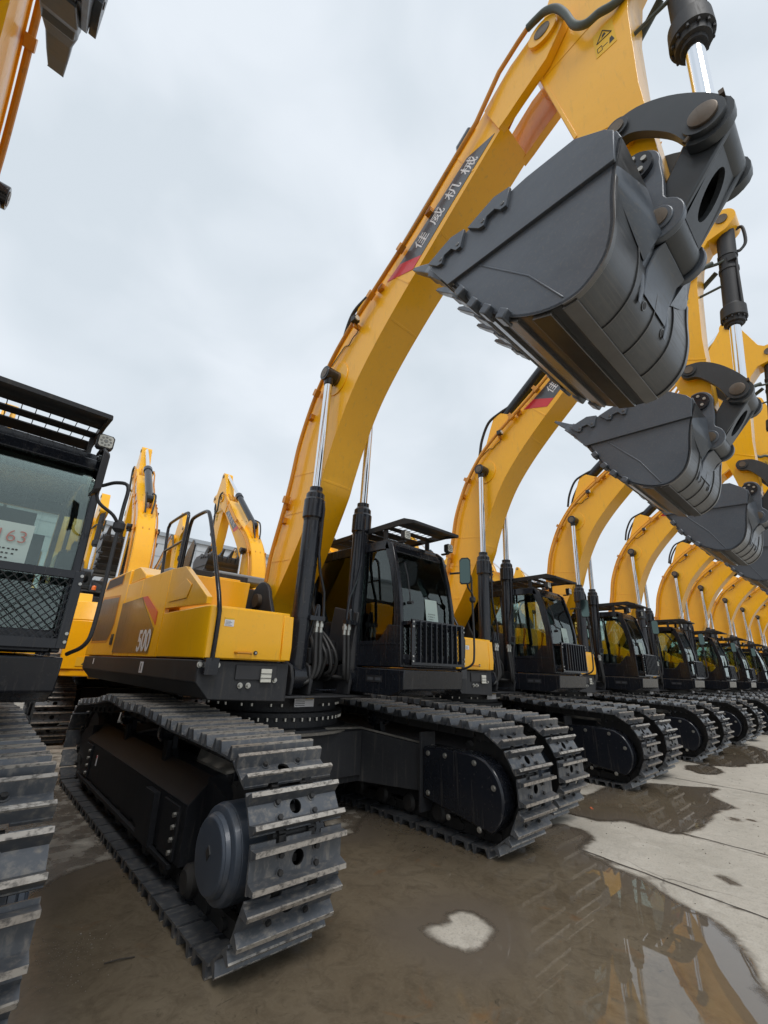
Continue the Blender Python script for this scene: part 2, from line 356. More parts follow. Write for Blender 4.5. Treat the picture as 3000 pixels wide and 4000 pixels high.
    t4 = G(); t4.tube([(-1.21, -1.378, 1.735), (-1.20, -1.41, 1.735), (-1.06, -1.41, 1.735), (-1.05, -1.378, 1.735)], .011, 8); part(t4, 'handle', YEL2, tb)
    t5 = G(); t5.cyl((-1.01, -1.37, 1.74), (-1.01, -1.39, 1.74), .019, n=16); t5.cyl((-1.01, -1.37, 1.74), (-1.01, -1.396, 1.74), .009, n=12, m=1); part(t5, 'lock', [PLAST, BOLT], tb)
    t6 = G(); t6.box(-1.35, -1.26, -1.382, -1.375, 1.96, 2.02); t6.box(-1.35, -1.26, -1.382, -1.375, 2.021, 2.038, 1)
    for k in range(4): t6.box(-1.343, -1.28 - .015 * (k % 2), -1.3835, -1.3815, 1.968 + k * .012, 1.971 + k * .012, 2)
    part(t6, 'instruction_label', [WHT, LABY, INK], tb)
    # engine house, right side
    b_ = G(); b_.prism([(-1.25, 2.155), (-1.25, 2.22), (-.50, 2.61), (-.06, 2.64), (-.06, 2.19)], -1.5, -1.445)
    b_.prism([(-.16, 2.25), (-.14, 2.33), (-.62, 2.46), (-.80, 2.38), (-.72, 2.25)], -1.508, -1.50)
    part(b_, 'side_cover', YEL, bevel=.015)
    b_ = G(); b_.prism([(-.045, 1.672), (-.045, 2.64), (1.06, 2.655), (1.06, 1.672)], -1.5, -1.445); part(b_, 'front_side_door', YEL, bevel=.008)
    b_ = G(); b_.prism([(1.07, 1.672), (1.07, 2.655), (1.83, 2.665), (1.83, 1.672)], -1.5, -1.3); part(b_, 'middle_side_door', YEL, bevel=.008)
    b_ = G()
    b_.prism([(1.10, 2.672), (1.12, 2.73), (1.48, 2.88), (1.80, 2.885), (1.845, 2.672)], -1.48, -1.2)
    part(b_, 'hood_corner', YEL, bevel=.012)
    b_ = G()
    b_.prism([(1.845, 1.672), (1.86, 2.885), (3.25, 2.90), (3.55, 2.80), (3.72, 2.45), (3.75, 1.672)], -1.5, -1.28); rd = part(b_, 'rear_side_door', YEL, bevel=.015)
    b_ = G(); b_.prism([(2.24, 2.72), (2.22, 2.85), (3.16, 2.865), (3.28, 2.72)], -1.506, -1.502); b_.prism([(2.20, 2.70), (2.18, 2.87), (3.18, 2.885), (3.33, 2.70)], -1.5035, -1.5015, m=1); part(b_, 'air_grille', [PLAST, YEL2], rd)
    b_ = G(); b_.prism([(2.29, 1.96), (2.18, 2.12), (2.20, 2.51), (3.28, 2.56), (3.46, 2.40), (3.46, 1.90), (2.40, 1.89)], -1.506, -1.502); b_.prism([(2.26, 1.93), (2.14, 2.12), (2.16, 2.54), (3.30, 2.60), (3.50, 2.42), (3.50, 1.865), (2.38, 1.855)], -1.5035, -1.5015, m=1); part(b_, 'side_window', [DECB, YEL2], rd)
    b_ = G(); b_.box(-1.515, -1.50, 2.02, 2.13, 1.82, 1.97); b_.box(-1.522, -1.512, 2.04, 2.11, 1.84, 1.92, 1); part(b_, 'handle', [PLAST, RUB], rd, .003)
    b_ = G(); b_.prism([(1.90, 2.39), (.92, 2.40), (.80, 2.31), (.20, 1.98), (.24, 1.71), (1.90, 1.72)], -1.5065, -1.5025); part(b_, 'side_decal', DECB)
    b_ = G(); b_.prism([(.92, 2.40), (.70, 2.395), (.17, 2.17), (.16, 2.02)], -1.507, -1.5025); part(b_, 'stripe_decal', RED)
    b_ = G(); text_into(b_, '500', .345, frame((-1.508, .475, 1.84), (0, -1, 0), (0, 0, 1)) @ Matrix.Diagonal((.95, 1, 1, 1)), 0, offs=.007); part(b_, 'number_decal', WHT)
    # tank behind tool box, hood top, left side, counterweight
    b_ = G(); b_.prism([(-1.44, -.12), (-.68, -.12), (-.68, 1.2), (-1.44, 1.2)], 1.67, 2.60, 'z', sc1=[(-1.44, -.16), (-.64, -.16), (-.64, 1.2), (-1.44, 1.2)]); b_.box(-1.1, -.75, -.1, .25, 2.601, 2.63)
    part(b_, 'fuel_tank', YEL, bevel=.012)
    b_ = G(); b_.box(-1.29, 1.3, 1.22, 3.3, 1.67, 2.70); b_.box(-.7, .9, 1.6, 3.2, 2.701, 2.84); part(b_, 'engine_hood', YEL, bevel=.03)
    b_ = G(); b_.box(-.55, .3, 1.25, 1.9, 2.85, 2.98); b_.box(-1.2, -.75, 1.4, 2.2, 2.705, 2.93); b_.cyl((-.35, 2.5, 2.84), (-.35, 2.5, 3.15), .09, n=20); part(b_, 'exhaust_cover', GREYC, bevel=.03)
    b_ = G(); b_.box(-1.34, -.6, .02, 1.2, 2.632, 2.70); b_.box(-.56, .35, .4, 1.2, 1.67, 2.62); part(b_, 'walkway', BLKD, bevel=.008)
    b_ = G(); b_.box(1.3, 1.5, .0, 3.3, 1.672, 2.62); b_.box(.36, 1.3, .02, 1.2, 1.67, 2.60); b_.prism([(1.2, 2.621), (1.3, 2.86), (3.1, 2.88), (3.3, 2.621)], 1.2, 1.48); ls = part(b_, 'left_side_panel', YEL, bevel=.015)
    b_ = G()
    for y0, y1 in ((.35, 1.15), (1.5, 2.2)):
        b_.box(1.501, 1.506, y0, y1, 1.86, 2.45, 0)
        for k in range(18): b_.obox((1.508, (y0 + y1) / 2, 1.88 + k * .032), (.006, y1 - y0 - .04, .02), Matrix.Rotation(.5, 3, 'Y'), 1)
    b_.prism([(1.4, 2.66), (1.45, 2.82), (2.6, 2.83), (2.75, 2.66)], 1.481, 1.486)
    part(b_, 'louvre_panel', [PLAST, BLK], ls)
    cw = G()
    out_ = [(-1.5, 3.76), (-1.50, 3.80), (-1.36, 3.90), (-.8, 3.98), (0, 4.00), (.8, 3.98), (1.36, 3.90), (1.52, 3.78), (1.5, 3.34)]
    inn = [(x * .96, y - (.12 if y > 3.5 else 0)) for x, y in out_]
    cw.prism(out_, 1.42, 2.30, 'z'); cw.prism(out_, 2.30, 2.66, 'z', sc1=inn); cw.prism([(x * .97, y - .02) for x, y in out_], 1.30, 1.42, 'z')
    cwo = part(cw, 'counterweight', YEL, bevel=.03, seg=3)
    w = G(); w.obox((1.10, 3.945, 1.56), (.36, .006, .16), Matrix.Rotation(-.142, 3, 'Z'))
    for a, b2, t_ in (((1.00, 1.51), (1.09, 1.62), 0), ((1.09, 1.62), (1.18, 1.51), 0), ((1.18, 1.51), (1.00, 1.51), 0)):
        mid = Vector(((a[0] + b2[0]) / 2, 0, (a[1] + b2[1]) / 2)); dd = Vector((b2[0] - a[0], 0, b2[1] - a[1]))
        yy = 4.062 - (mid.x - 1.10) * math.tan(.24)
        w.cyl((a[0], 3.949 - (a[0] - 1.1) * .143, a[1]), (b2[0], 3.949 - (b2[0] - 1.1) * .143, b2[1]), .006, n=6, m=1)
    part(w, 'warning_sticker', [LABY, INK], cwo)
    # handrails
    hr = G()
    A = spline([(-1.48, -1.37, 1.62), (-1.49, -1.40, 1.85), (-1.50, -1.42, 2.08)], 4) + spline([(-1.50, -1.34, 2.25), (-1.50, -.90, 2.94), (-1.50, -.74, 3.16), (-1.50, -.66, 3.22), (-1.50, -.52, 3.24), (-1.50, -.24, 3.24), (-1.49, -.14, 3.20), (-1.48, -.08, 3.08), (-1.46, .02, 2.62)], 5)
    hr.tube(A, .021, 10)
    hr.tube(spline([(-1.36, .42, 2.62), (-1.34, .50, 3.38), (-1.33, .54, 3.50), (-1.33, .64, 3.55), (-1.33, 1.22, 3.55), (-1.33, 1.32, 3.51), (-1.33, 1.34, 3.40), (-1.33, 1.18, 2.72)], 5), .021, 10)
    hr.tube([(-1.335, 1.29, 3.12), (-1.34, .48, 3.14)], .016, 8)
    hr.prism([(.05, 2.62), (-.10, 2.66), (-.16, 2.95), (-.08, 3.02), (.06, 2.9), (.22, 2.62)], -1.41, -1.39)
    hr.box(-1.54, -1.42, -1.395, -1.33, 1.54, 1.68)
    part(hr, 'handrail', BLK)
    for ch in root.children:
        if ch.name.split('.')[0] in ('tool_box', 'side_cover', 'front_side_door', 'middle_side_door', 'hood_corner', 'rear_side_door', 'side_decal', 'stripe_decal', 'number_decal'): ch.location.x -= .07
    # ---------------- cab
    x0, x1 = .36, 1.31
    c = G()
    c.prism([(-1.94, 1.44), (-1.96, 1.64), (0, 1.66), (0, 1.40), (-1.75, 1.37)], x0 - .02, x1 + .02)        # base box
    for xa, xb in ((x0, x0 + .05), (x1 - .05, x1)):
        c.prism([(-1.88, 1.665), (-1.87, 2.10), (-1.66, 2.12), (-1.58, 2.02), (-1.50, 1.95), (-1.12, 1.94), (-1.02, 2.02), (-.95, 2.2), (-.02, 2.2), (-.02, 1.665)], xa, xb)
        c.prism([(-1.87, 2.09), (-1.86, 2.35), (-1.80, 2.70), (-1.70, 3.06), (-1.60, 3.14), (-1.56, 3.05), (-1.66, 2.80), (-1.75, 2.35), (-1.75, 2.10)], xa, xb)
        c.prism([(-1.66, 3.00), (-1.60, 3.14), (-.02, 3.17), (-.02, 3.04), (-.9, 3.03), (-1.5, 3.02)], xa, xb)
        c.prism([(-.12, 2.19), (-.12, 3.05), (-.02, 3.05), (-.02, 2.19)], xa, xb)
        c.prism([(-.98, 2.19), (-.93, 3.04), (-.86, 3.04), (-.91, 2.19)], xa + .008, xb - .008)
    c.prism([(-1.64, 3.05), (-1.60, 3.141), (-.02, 3.172), (-.02, 3.11), (-1.55, 3.09)], x0 + .05, x1 - .05)
    c.prism([(-1.88, 1.665), (-1.875, 1.80), (-1.83, 1.80), (-1.83, 1.665)], x0 + .05, x1 - .05)
    c.prism([(-1.70, 2.98), (-1.665, 3.075), (-1.60, 3.075), (-1.64, 2.98)], x0 + .05, x1 - .05)
    c.box(x0 + .05, x1 - .05, -.07, -.02, 1.665, 2.25); c.box(x0 + .05, x1 - .05, -.07, -.02, 3.0, 3.11)
    c.box(x0 + .05, x1 - .05, -1.83, -.07, 1.663, 1.70)
    cab = part(c, 'cab', BLK, bevel=.010)
    g = G(); g.prism([(-1.84, 1.80), (-1.835, 2.34), (-1.79, 2.62), (-1.685, 2.985), (-1.68, 2.985), (-1.785, 2.62), (-1.829, 2.34), (-1.834, 1.80)], x0 + .045, x1 - .045); part(g, 'windscreen', GLS, cab)
    side = [(-1.76, 2.08), (-1.77, 2.40), (-1.68, 2.80), (-1.60, 3.03), (-.08, 3.05), (-.08, 2.17), (-.93, 2.17), (-1.04, 1.93), (-1.5, 1.93)]
    for xs_ in (x0 + .022, x1 - .028):
        g = G(); g.prism(side, xs_, xs_ + .005); part(g, 'side_window', GLS, cab)
    g = G(); g.box(x0 + .05, x1 - .05, -.047, -.042, 2.25, 3.0); part(g, 'rear_window', GLS, cab)
    g = G()
    g.prism([(-.94, 1.98), (-.94, 2.02), (-1.02, 2.02), (-1.02, 1.98)], x0, x0)  if False else None
    g.box(x0 - .006, x0, -1.80, -.98, 1.90, 1.915); g.box(x1, x1 + .006, -1.80, -.98, 1.72, 1.735); g.box(x1, x1 + .03, -1.1, -.96, 2.0, 2.05); part(g, 'door_trim', BLK, cab, .003)
    # guard over the lower windscreen
    g = G(); gx0, gx1 = x0 + .05, x1 + .01; gy = -1.985
    g.box(gx0, gx1, gy - .012, gy + .012, 2.12, 2.17); g.box(gx0, gx1, gy - .012, gy + .012, 1.69, 1.75)
    g.box(gx0, gx0 + .055, gy - .014, gy + .014, 1.69, 2.17); g.box(gx1 - .055, gx1, gy - .014, gy + .014, 1.69, 2.17)
    for z in (1.73, 2.13):
        g.box(gx1 - .01, gx1, gy, -1.86, z - .02, z + .02); g.box(gx0, gx0 + .01, gy, -1.86, z - .02, z + .02)
    part(g, 'window_guard', BLK, cab, .003)
    g = G(); g.box(-.006, .006, gy - .05, gy - .013, 1.72, 2.15); g.box(-.012, .012, gy - .018, gy - .0125, 1.72, 2.15)
    rep(g, 'guard_bar', BLK, cab, [(gx0 + .055 + (gx1 - gx0 - .11) * (k + .5) / 9, 0, 0) for k in range(9)])
    g = G(); ax0, ax1, az0, az1 = gx0 + .055, gx1 - .055, 1.75, 2.12; Wd, Hd = ax1 - ax0, az1 - az0; st = .052
    for sgn in (1, -1):
        k = -Hd
        while k < Wd:
            xa, za, xb, zb = k, 0, k + Hd * .75 / .75, Hd
            if xa < 0: za -= xa; xa = 0
            if xb > Wd: zb -= xb - Wd; xb = Wd
            if xb - xa > .01:
                X = (lambda q: ax0 + q) if sgn > 0 else (lambda q: ax1 - q)
                g.cyl((X(xa), gy + .02, az0 + za), (X(xb), gy + .02, az0 + zb), .0034, n=4, cap=False)
            k += st
    part(g, 'guard_mesh', BLK, cab)
    gb = G(); gb.cyl((0, 0, 0), (0, -.012, 0), .010, n=8)
    rep(gb, 'guard_bolt', BOLT, cab, [(x, gy - .014, z) for x in (gx0 + .015, gx1 - .015) for z in (1.73, 1.78, 2.09, 2.14)])
    # roof guard
    g = G(); ra, rb_ = x0 + .04, x1 - .08
    g.prism([(-2.02, 3.30), (-2.02, 3.335), (-1.85, 3.395), (-1.80, 3.38), (-1.80, 3.33), (-1.84, 3.345)], ra, rb_)
    g.prism([(-2.02, 3.30), (-2.0, 3.34), (-1.85, 3.395), (-.05, 3.37), (-.05, 3.31), (-1.80, 3.32)], ra - .006, ra + .02)
    g.prism([(-2.02, 3.30), (-2.0, 3.34), (-1.85, 3.395), (-.05, 3.37), (-.05, 3.31), (-1.80, 3.32)], rb_ - .02, rb_ + .006)
    for ya, yb in ((-1.80, -1.70), (-1.60, -1.49), (-1.39, -1.20), (-1.17, -.95), (-.92, -.70), (-.67, -.45), (-.42, -.20)): g.box(ra + .02, rb_ - .02, ya, yb, 3.335, 3.347)
    for k in range(9):
        x = ra + (rb_ - ra) * (k + 1) / 10; g.cyl((x, -1.82, 3.352), (x, -.2, 3.352), .004, n=5)
    for x in (ra + .03, rb_ - .03):
        for y in (-1.5, -.2): g.box(x - .015, x + .015, y - .03, y + .03, 3.12, 3.335)
    g.tube([(rb_ - .1, -1.1, 3.36)] + [(rb_ - .1, -1.1 + .02 * math.sin(q), 3.40 - .02 * math.cos(q)) for q in (0, 1, 2, 3, 4, 5, 6)], .006, 6)
    part(g, 'roof_guard', BLKD, cab, .003).location.z = -.03
    for x in (x0 + .09, x1 - .06):
        g = G(); pr = [(x + a, 3.16 + b2) for a, b2 in ((-.055, -.04), (-.04, -.055), (.04, -.055), (.055, -.04), (.055, .04), (.04, .055), (-.04, .055), (-.055, .04))]
        g.prism(pr, -1.86, -1.80, 'y'); g.prism([(x + (a - x) * .84, 3.16 + (b2 - 3.16) * .84) for a, b2 in pr], -1.868, -1.859, 'y', 1)
        for k in range(8):
            q = 2 * PI * k / 8; g.cyl((x + .031 * math.cos(q), -1.867, 3.16 + .031 * math.sin(q)), (x + .031 * math.cos(q), -1.871, 3.16 + .031 * math.sin(q)), .0085, n=10, m=2)
        g.cyl((x, -1.867, 3.16), (x, -1.871, 3.16), .014, n=12, m=2)
        g.box(x - .02, x + .02, -1.83, -1.72, 3.085, 3.105)
        part(g, 'work_light', [PLAST, LENS, LED], cab, .003)
    # mirror on its pole at the left front corner
    g = G()
    g.tube(spline([(x1 + .04, -1.90, 1.66), (x1 + .10, -2.03, 1.72), (x1 + .12, -2.06, 1.85), (x1 + .12, -2.06, 2.3), (x1 + .12, -2.05, 2.62), (x1 + .12, -2.04, 2.80), (x1 + .06, -1.95, 2.84), (x1, -1.80, 2.84)], 5), .013, 8)
    g.tube(spline([(x1 + .12, -2.06, 2.50), (x1 + .06, -2.10, 2.56), (x1 - .05, -2.12, 2.63), (x1 - .07, -2.12, 2.78)], 5), .011, 8)
    g.stack((x1 + .12, -2.06, 2.46), (0, 0, 1), [(0, .02), (.02, .038), (.06, .038), (.08, .02)], n=16)
    mm = part(g, 'mirror_arm', PLAST, cab)
    g = G(); Mx = Matrix.Rotation(R(112), 3, 'Z')
    prf = [(-.085, -.17), (-.06, -.20), (.06, -.20), (.085, -.17), (.085, .16), (.05, .20), (-.05, .20), (-.085, .16)]
    v = [Vector((x1 - .10, -2.12, 2.82)) + Mx @ Vector((a, y, b2)) for y, k in ((.0, 1), (-.045, .82)) for a, b2 in [(p[0] * k * .85, p[1] * k * .85) for p in prf]]
    n = 8; g.add(v, [list(range(n)), list(range(2 * n - 1, n - 1, -1))] + [(i, (i + 1) % n, n + (i + 1) % n, n + i) for i in range(n)])
    v = [Vector((x1 - .10, -2.12, 2.82)) + Mx @ Vector((p[0] * .74, .003, p[1] * .76)) for p in prf]; g.add(v, [list(range(8))], 1)
    part(g, 'mirror', [PLAST, MIRR], cab, .006)
    # seat, levers, paper on the windscreen, curtain
    g = G(); sx = .93
    g.box(sx - .25, sx + .25, -1.05, -.52, 1.98, 2.10); g.obox((sx, -.50, 2.36), (.48, .11, .62), Matrix.Rotation(R(-12), 3, 'X')); g.obox((sx, -.42, 2.78), (.28, .09, .17), Matrix.Rotation(R(-10), 3, 'X'))
    g.cyl((sx - .07, -.45, 2.6), (sx - .07, -.43, 2.75), .008, n=8); g.cyl((sx + .07, -.45, 2.6), (sx + .07, -.43, 2.75), .008, n=8); g.box(sx - .2, sx + .2, -1.0, -.55, 1.70, 1.97)
    for s in (-1, 1):
        g.box(sx + s * .33 - .07, sx + s * .33 + .07, -1.25, -.6, 1.72, 2.16); g.tube([(sx + s * .33, -1.18, 2.16), (sx + s * .33, -1.22, 2.36)], .018, 8); g.cyl((sx + s * .33, -1.22, 2.34), (sx + s * .33, -1.225, 2.44), .028, .02, 10)
    g.box(sx + .26, sx + .38, -1.62, -1.56, 2.1, 2.35)
    for s in (-.1, .1): g.tube([(sx + s, -1.5, 1.7), (sx + s, -1.55, 2.2)], .012, 6)
    part(g, 'seat', SEATM, cab, .03)
    g = G(); g.box(x0 + .07, x1 - .07, -1.56, -1.54, 2.90, 3.0); part(g, 'sun_blind', SEATM, cab)
    g = G(); Mp = frame((1.15, -1.853, 2.40), (-1, 0, 0), (0, .12, 1)).to_3x3()
    cpt = Vector((.90, -1.846, 2.30)); Mr = Matrix.Rotation(R(-7), 3, 'X')
    g.obox(cpt, (.21, .002, .29), Mr)
    pp = part(g, 'paper_sheet', PAPER, cab)
    g = G(); text_into(g, '163', .115, Matrix.Translation(cpt + Vector((0, -.004, .05))) @ Mr.to_4x4() @ Matrix.Rotation(PI / 2, 4, 'X'), 0, offs=-.0016)
    part(g, 'red_number', INKR, cab)
    g = G(); random.seed(3)
    for k in range(3):
        for j in range(6 - k): g.obox(cpt + Mr @ Vector((-.06 + j * .022 + random.uniform(-.004, .004), -.003, -.03 - k * .03)), (.012, .001, .009), Mr)
    tag(part(g, 'handwriting', INK, cab), kind='stuff')
    g = G(); g.tube([(x0 + .12, -1.90, 2.36), (x0 + .11, -1.86, 2.66), (x0 + .12, -1.79, 2.84)], .008, 6); g.cyl((x0 + .12, -1.93, 2.36), (x0 + .12, -1.86, 2.36), .02, n=10); part(g, 'wiper', PLAST, cab)
    g = G(); g.box(x0 - .024, x0 - .021, -1.62, -1.36, 1.50, 1.57); g.box(x0 - .026, x0 - .0245, -1.60, -1.51, 1.52, 1.55, 1); g.box(x0 - .026, x0 - .0245, -1.47, -1.38, 1.52, 1.55, 1); part(g, 'serial_plate', [PLAST, DECG], cab)
    # ---------------- boom
    bot = [(-.07, 2.39), (-.51, 3.02), (-.92, 3.74), (-1.03, 4.02), (-1.24, 4.51), (-1.54, 5.03), (-1.92, 5.48), (-2.36, 5.90), (-2.70, 6.19), (-3.24, 6.65), (-3.81, 7.13)]
    top = [(.17, 2.65), (.06, 3.10), (-.12, 3.63), (-.25, 4.10), (-.36, 4.60), (-.57, 5.11), (-.80, 5.48), (-1.12, 5.85), (-1.52, 6.16), (-2.05, 6.50), (-2.60, 6.86), (-3.13, 7.28), (-3.55, 7.60)]
    sb_, st_ = spline(bot, 5), spline(top, 5)
    xb = -.02
    P = [tuple(p) for p in sb_] + [(-3.92, 7.22), (-3.74, 7.74)] + [tuple(p) for p in reversed(st_)] + arc((.07, 2.43), .23, 60, -110, 8)
    g = G(); g.prism(P, xb - .25, xb + .25)
    for s in (-1, 1):                               # fork prongs at the tip
        a, b2 = xb + s * .185, xb + s * .275
        pr = [(-3.62, 6.98), (-3.90, 7.14), (-4.10, 7.30), (-4.45, 7.66), (-4.66, 7.92)] + arc((-4.45, 8.04), .235, -35, -215 + 360 - 360 + 0, 1)[:0]
        pr = [(-3.86, 7.175), (-3.98, 7.24), (-4.12, 7.33), (-4.44, 7.52)] + arc((-4.45, 7.92), .225, 215, 45, 14) + [(-4.06, 7.98), (-3.84, 7.80), (-3.70, 7.68)]
        g.prism(pr, min(a, b2), max(a, b2))
        g.cyl((xb + s * .27, -4.45, 7.92), (xb + s * .315, -4.45, 7.92), .155, n=32)
        g.cyl((xb + s * .24, -1.16, 5.36), (xb + s * .262, -1.16, 5.36), .24, n=40)   # cylinder pin doubler
    # edge flanges of top plate and weld seams
    for s in (-1, 1):
        e = offset([tuple(p) for p in st_[6:]], -.0); e2 = offset([tuple(p) for p in st_[6:]], .018)
        g.prism(e2 + e[::-1], xb + s * .25 - .012, xb + s * .25 + .016)
    def seam(a, b2, w=.012):
        a, b2 = Vector(a), Vector(b2); t = (b2 - a).normalized(); n_ = Vector((-t[1], t[0])) * w
        for s in (-1, 1): g.prism([tuple(a + n_), tuple(b2 + n_), tuple(b2 - n_), tuple(a - n_)], xb + s * .25, xb + s * .254)
    seam((-1.02, 4.05), (-.27, 4.18)); seam((-.80, 3.55), (-.12, 3.62)); seam((-2.52, 6.05), (-2.12, 6.52)); seam((-.42, 2.95), (.08, 2.98)); seam((-3.5, 6.93), (-3.3, 7.38))
    for p in (13, 33, 43): # seams across the belly plate
        q = sb_[p]; q2 = sb_[p + 1]; t = (q2 - q).normalized(); g.obox((xb, q[0] - t[1] * -.004, q[1] + t[0] * -.004), (.46, .03, .012), frame((0, 0, 0), (1, 0, 0), (0, t[0], t[1])).to_3x3())
    boom = part(g, 'boom', YEL, bevel=.010)
    for s in (-1, 1):
        g = G(); g.stack((xb + s * .31, -4.45, 7.92), (s, 0, 0), [(0, .085), (.012, .085), (.016, .075)], n=28); part(g, 'boom_pin', PIN, boom)
        g = G(); g.cyl((xb + s * .25, -1.16, 5.36), (xb + s * .30, -1.16, 5.36), .10, n=24); part(g, 'cylinder_boss', PIN, boom)
    g = G(); g.cyl((xb - .42, .07, 2.43), (xb + .42, .07, 2.43), .09, n=24); part(g, 'boom_pin', PIN, boom)
    # name decal on both sides
    tdir = (Vector((-3.46, 7.10)) - Vector((-2.74, 6.56))).normalized()
    for s in (-1, 1):
        g = G(); e0, e1 = (xb + s * .2515, xb + s * .2545)
        lo = [(-2.42, 6.12), (-2.78, 6.42), (-3.30, 6.86), (-3.68, 7.18)]; hi = [(-3.40, 7.17), (-2.95, 6.82), (-2.44, 6.44)]
        g.prism([(-2.72, 6.33), (-3.20, 6.73), (-3.80, 7.20), (-3.42, 7.235), (-2.80, 6.80), (-2.34, 6.49)], min(e0, e1), max(e0, e1))
        dec = part(g, 'name_decal', DECG, boom)
        g = G(); g.prism([(-2.72, 6.33), (-2.34, 6.49), (-2.12, 6.37), (-2.58, 6.215)], min(e0, e1) - .0004, max(e0, e1) + .0004); part(g, 'red_stripe', RED, boom)
        g = G()
        for ch, (y, z) in zip('佳威机械' if s < 0 else '械机威佳', ((-2.73, 6.555), (-2.975, 6.735), (-3.215, 6.905), (-3.455, 7.07))):
            up = Vector((tdir[1], -tdir[0])) if s < 0 else Vector((tdir[1], -tdir[0]))
            up = Vector((-tdir[1] * -1, tdir[0] * -1)); up = -up if up[1] < 0 else up
            xd = (0, tdir[0], tdir[1]) if s < 0 else (0, -tdir[0], -tdir[1])
            text_into(g, ch, .215, frame((xb + s * .2562, y, z), xd, (0, up[0], up[1])), 0, offs=.0012)
        part(g, 'lettering', WHT, boom)
    # pipes along the boom
    for xo_, oy, clampz in ((-.335, .125, 1), (-.09, .11, 0), (.09, .11, 0), (.32, .125, 1)):
        pts = [tuple(p) for p in st_[4:]]; o2 = [(y, z) for (y, z) in offset(pts, -oy)]
        o2 = [pts_ for pts_ in offset(pts, oy)]
        path = [(xb + xo_, o2[0][0] + .03, 2.68), ] + [(xb + xo_, y, z) for y, z in o2[::1]] + [(xb + xo_, -3.95, 7.94), (xb + xo_, -4.20, 8.10), (xb + xo_, -4.32, 8.16)]
        g = G(); g.tube(path, .027 if clampz else .022, 8)
        for k in (8, 24, 39, 44):
            if k < len(o2) - 1:
                t = (Vector(o2[k + 1]) - Vector(o2[k])).normalized(); Mx = frame((0, 0, 0), (1, 0, 0), (0, t[0], t[1])).to_3x3()
                g.obox((xb + xo_, *o2[k]), (.075, .10, .07), Mx)
                pm = (Vector(o2[k]) + Vector(pts[k])) / 2; g.obox((xb + xo_ * (.93 if clampz else 1), pm[0], pm[1]), (.03, .07, oy + .02), Mx)
        part(g, 'boom_pipe', YEL2, boom, .003)
    rep(one('box', -.05, 0, -.045, .045, -.04, .04), 'pipe_bracket', YEL2, boom, [(xb - .25, y, z) for y, z in ((-.22, 3.72), (-.18, 3.52), (-.62, 4.98), (-2.03, 6.32), (-2.86, 6.90))], .004)
    g = G()
    g.box(xb - .40, xb - .31, -1.66, -1.58, 5.98, 6.06, 0); g.cyl((xb - .355, -1.66, 6.02), (xb - .355, -1.675, 6.02), .036, n=16, m=1); g.box(xb - .35, xb - .25, -1.60, -1.57, 5.93, 6.0, 2)
    g.tube(spline([(xb - .31, -1.60, 5.98), (xb - .27, -1.58, 5.90), (xb - .27, -1.48, 5.86), (xb - .26, -1.38, 5.80), (xb - .26, -1.30, 5.83), (xb - .26, -1.20, 5.78), (xb - .26, -1.00, 5.66)], 4), .006, 6, 3)
    part(g, 'boom_work_light', [PLAST, LENS, YEL2, RUB], boom)
    # ---------------- boom cylinders
    F = Vector((0, -1.02, 1.53)); T = Vector((0, -1.16, 5.36)); dv = (T - F).normalized()
    for s in (-1, 1):
        o = Vector((xb + s * .38, 0, 0)); g = G()
        g.cyl(F + o - Vector((.075, 0, 0)), F + o + Vector((.075, 0, 0)), .13, n=28)
        g.stack(F + o, dv, [(.02, .10), (.12, .107), (1.75, .107), (1.78, .113), (1.80, .128), (2.02, .128), (2.04, .115), (2.10, .112), (2.14, .080), (2.19, .080)], n=32)
        g.stack(F + o, dv, [(.62, .113), (.68, .113)], n=32); g.stack(F + o, dv, [(1.20, .111), (1.24, .111)], n=32)
        cy = part(g, 'boom_cylinder', BLK, bevel=0)
        g = G(); g.cyl(F + o + dv * 2.1, T + o, .052, n=28); rod = part(g, 'cylinder_rod', CHROME, cy)
        g = G(); g.cyl(T + o - Vector((.085, 0, 0)), T + o + Vector((.085, 0, 0)), .10, n=32); g.cyl(T + o - dv * .16, T + o, .062, .075, n=20); hd = part(g, 'rod_eye', BLK, cy, .006)
        g = G(); xx = T.x + o.x + s * .085; g.cyl((xx, T.y, T.z), (xx + s * .006, T.y, T.z), .065, n=24); g.cyl((xx, T.y, T.z), (xx + s * .009, T.y, T.z), .012, n=10, m=0); part(g, 'rod_pin', PIN, cy)
        # hydraulic pipe on the barrel and hoses to the frame
        q = F + o; si = Vector((-s * .02, -.125, 0)); g = G()
        g.tube([q + dv * 1.98 + Vector((0, -.11, 0)) + Vector((-s * .055, 0, 0)), q + dv * 1.9 + Vector((-s * .06, -.125, 0)), q + dv * 1.35 + Vector((-s * .06, -.125, 0)), q + dv * 1.15 + Vector((-s * .10, -.125, 0)), q + dv * .92 + Vector((-s * .19, -.12, 0)), q + dv * .70 + Vector((-s * .21, -.12, 0)), q + dv * .60 + Vector((-s * .21, -.12, 0))], .018, 8)
        g.tube(spline([q + dv * .42 + Vector((-s * .10, -.05, 0)), q + dv * .62 + Vector((-s * .115, -.09, 0)), q + dv * .76 + Vector((-s * .135, -.10, 0)), q + dv * .74 + Vector((-s * .15, -.11, 0)), q + dv * .60 + Vector((-s * .15, -.12, 0))], 4), .018, 8)
        g.obox(q + dv * .62 + Vector((-s * .13, -.11, 0)), (.20, .06, .05), Matrix.Identity(3))
        part(g, 'cylinder_pipe', BLK, cy, 0)
        g = G(); g.cyl((0, 0, .14), (0, 0, 0), .021, n=12); g.cyl((0, 0, .11), (0, 0, .07), .030, n=6)
        rep(g, 'hose_fitting', FIT, cy, [(q.x - s * dx, q.y - .12, 1.99) for dx in (.15, .21)])
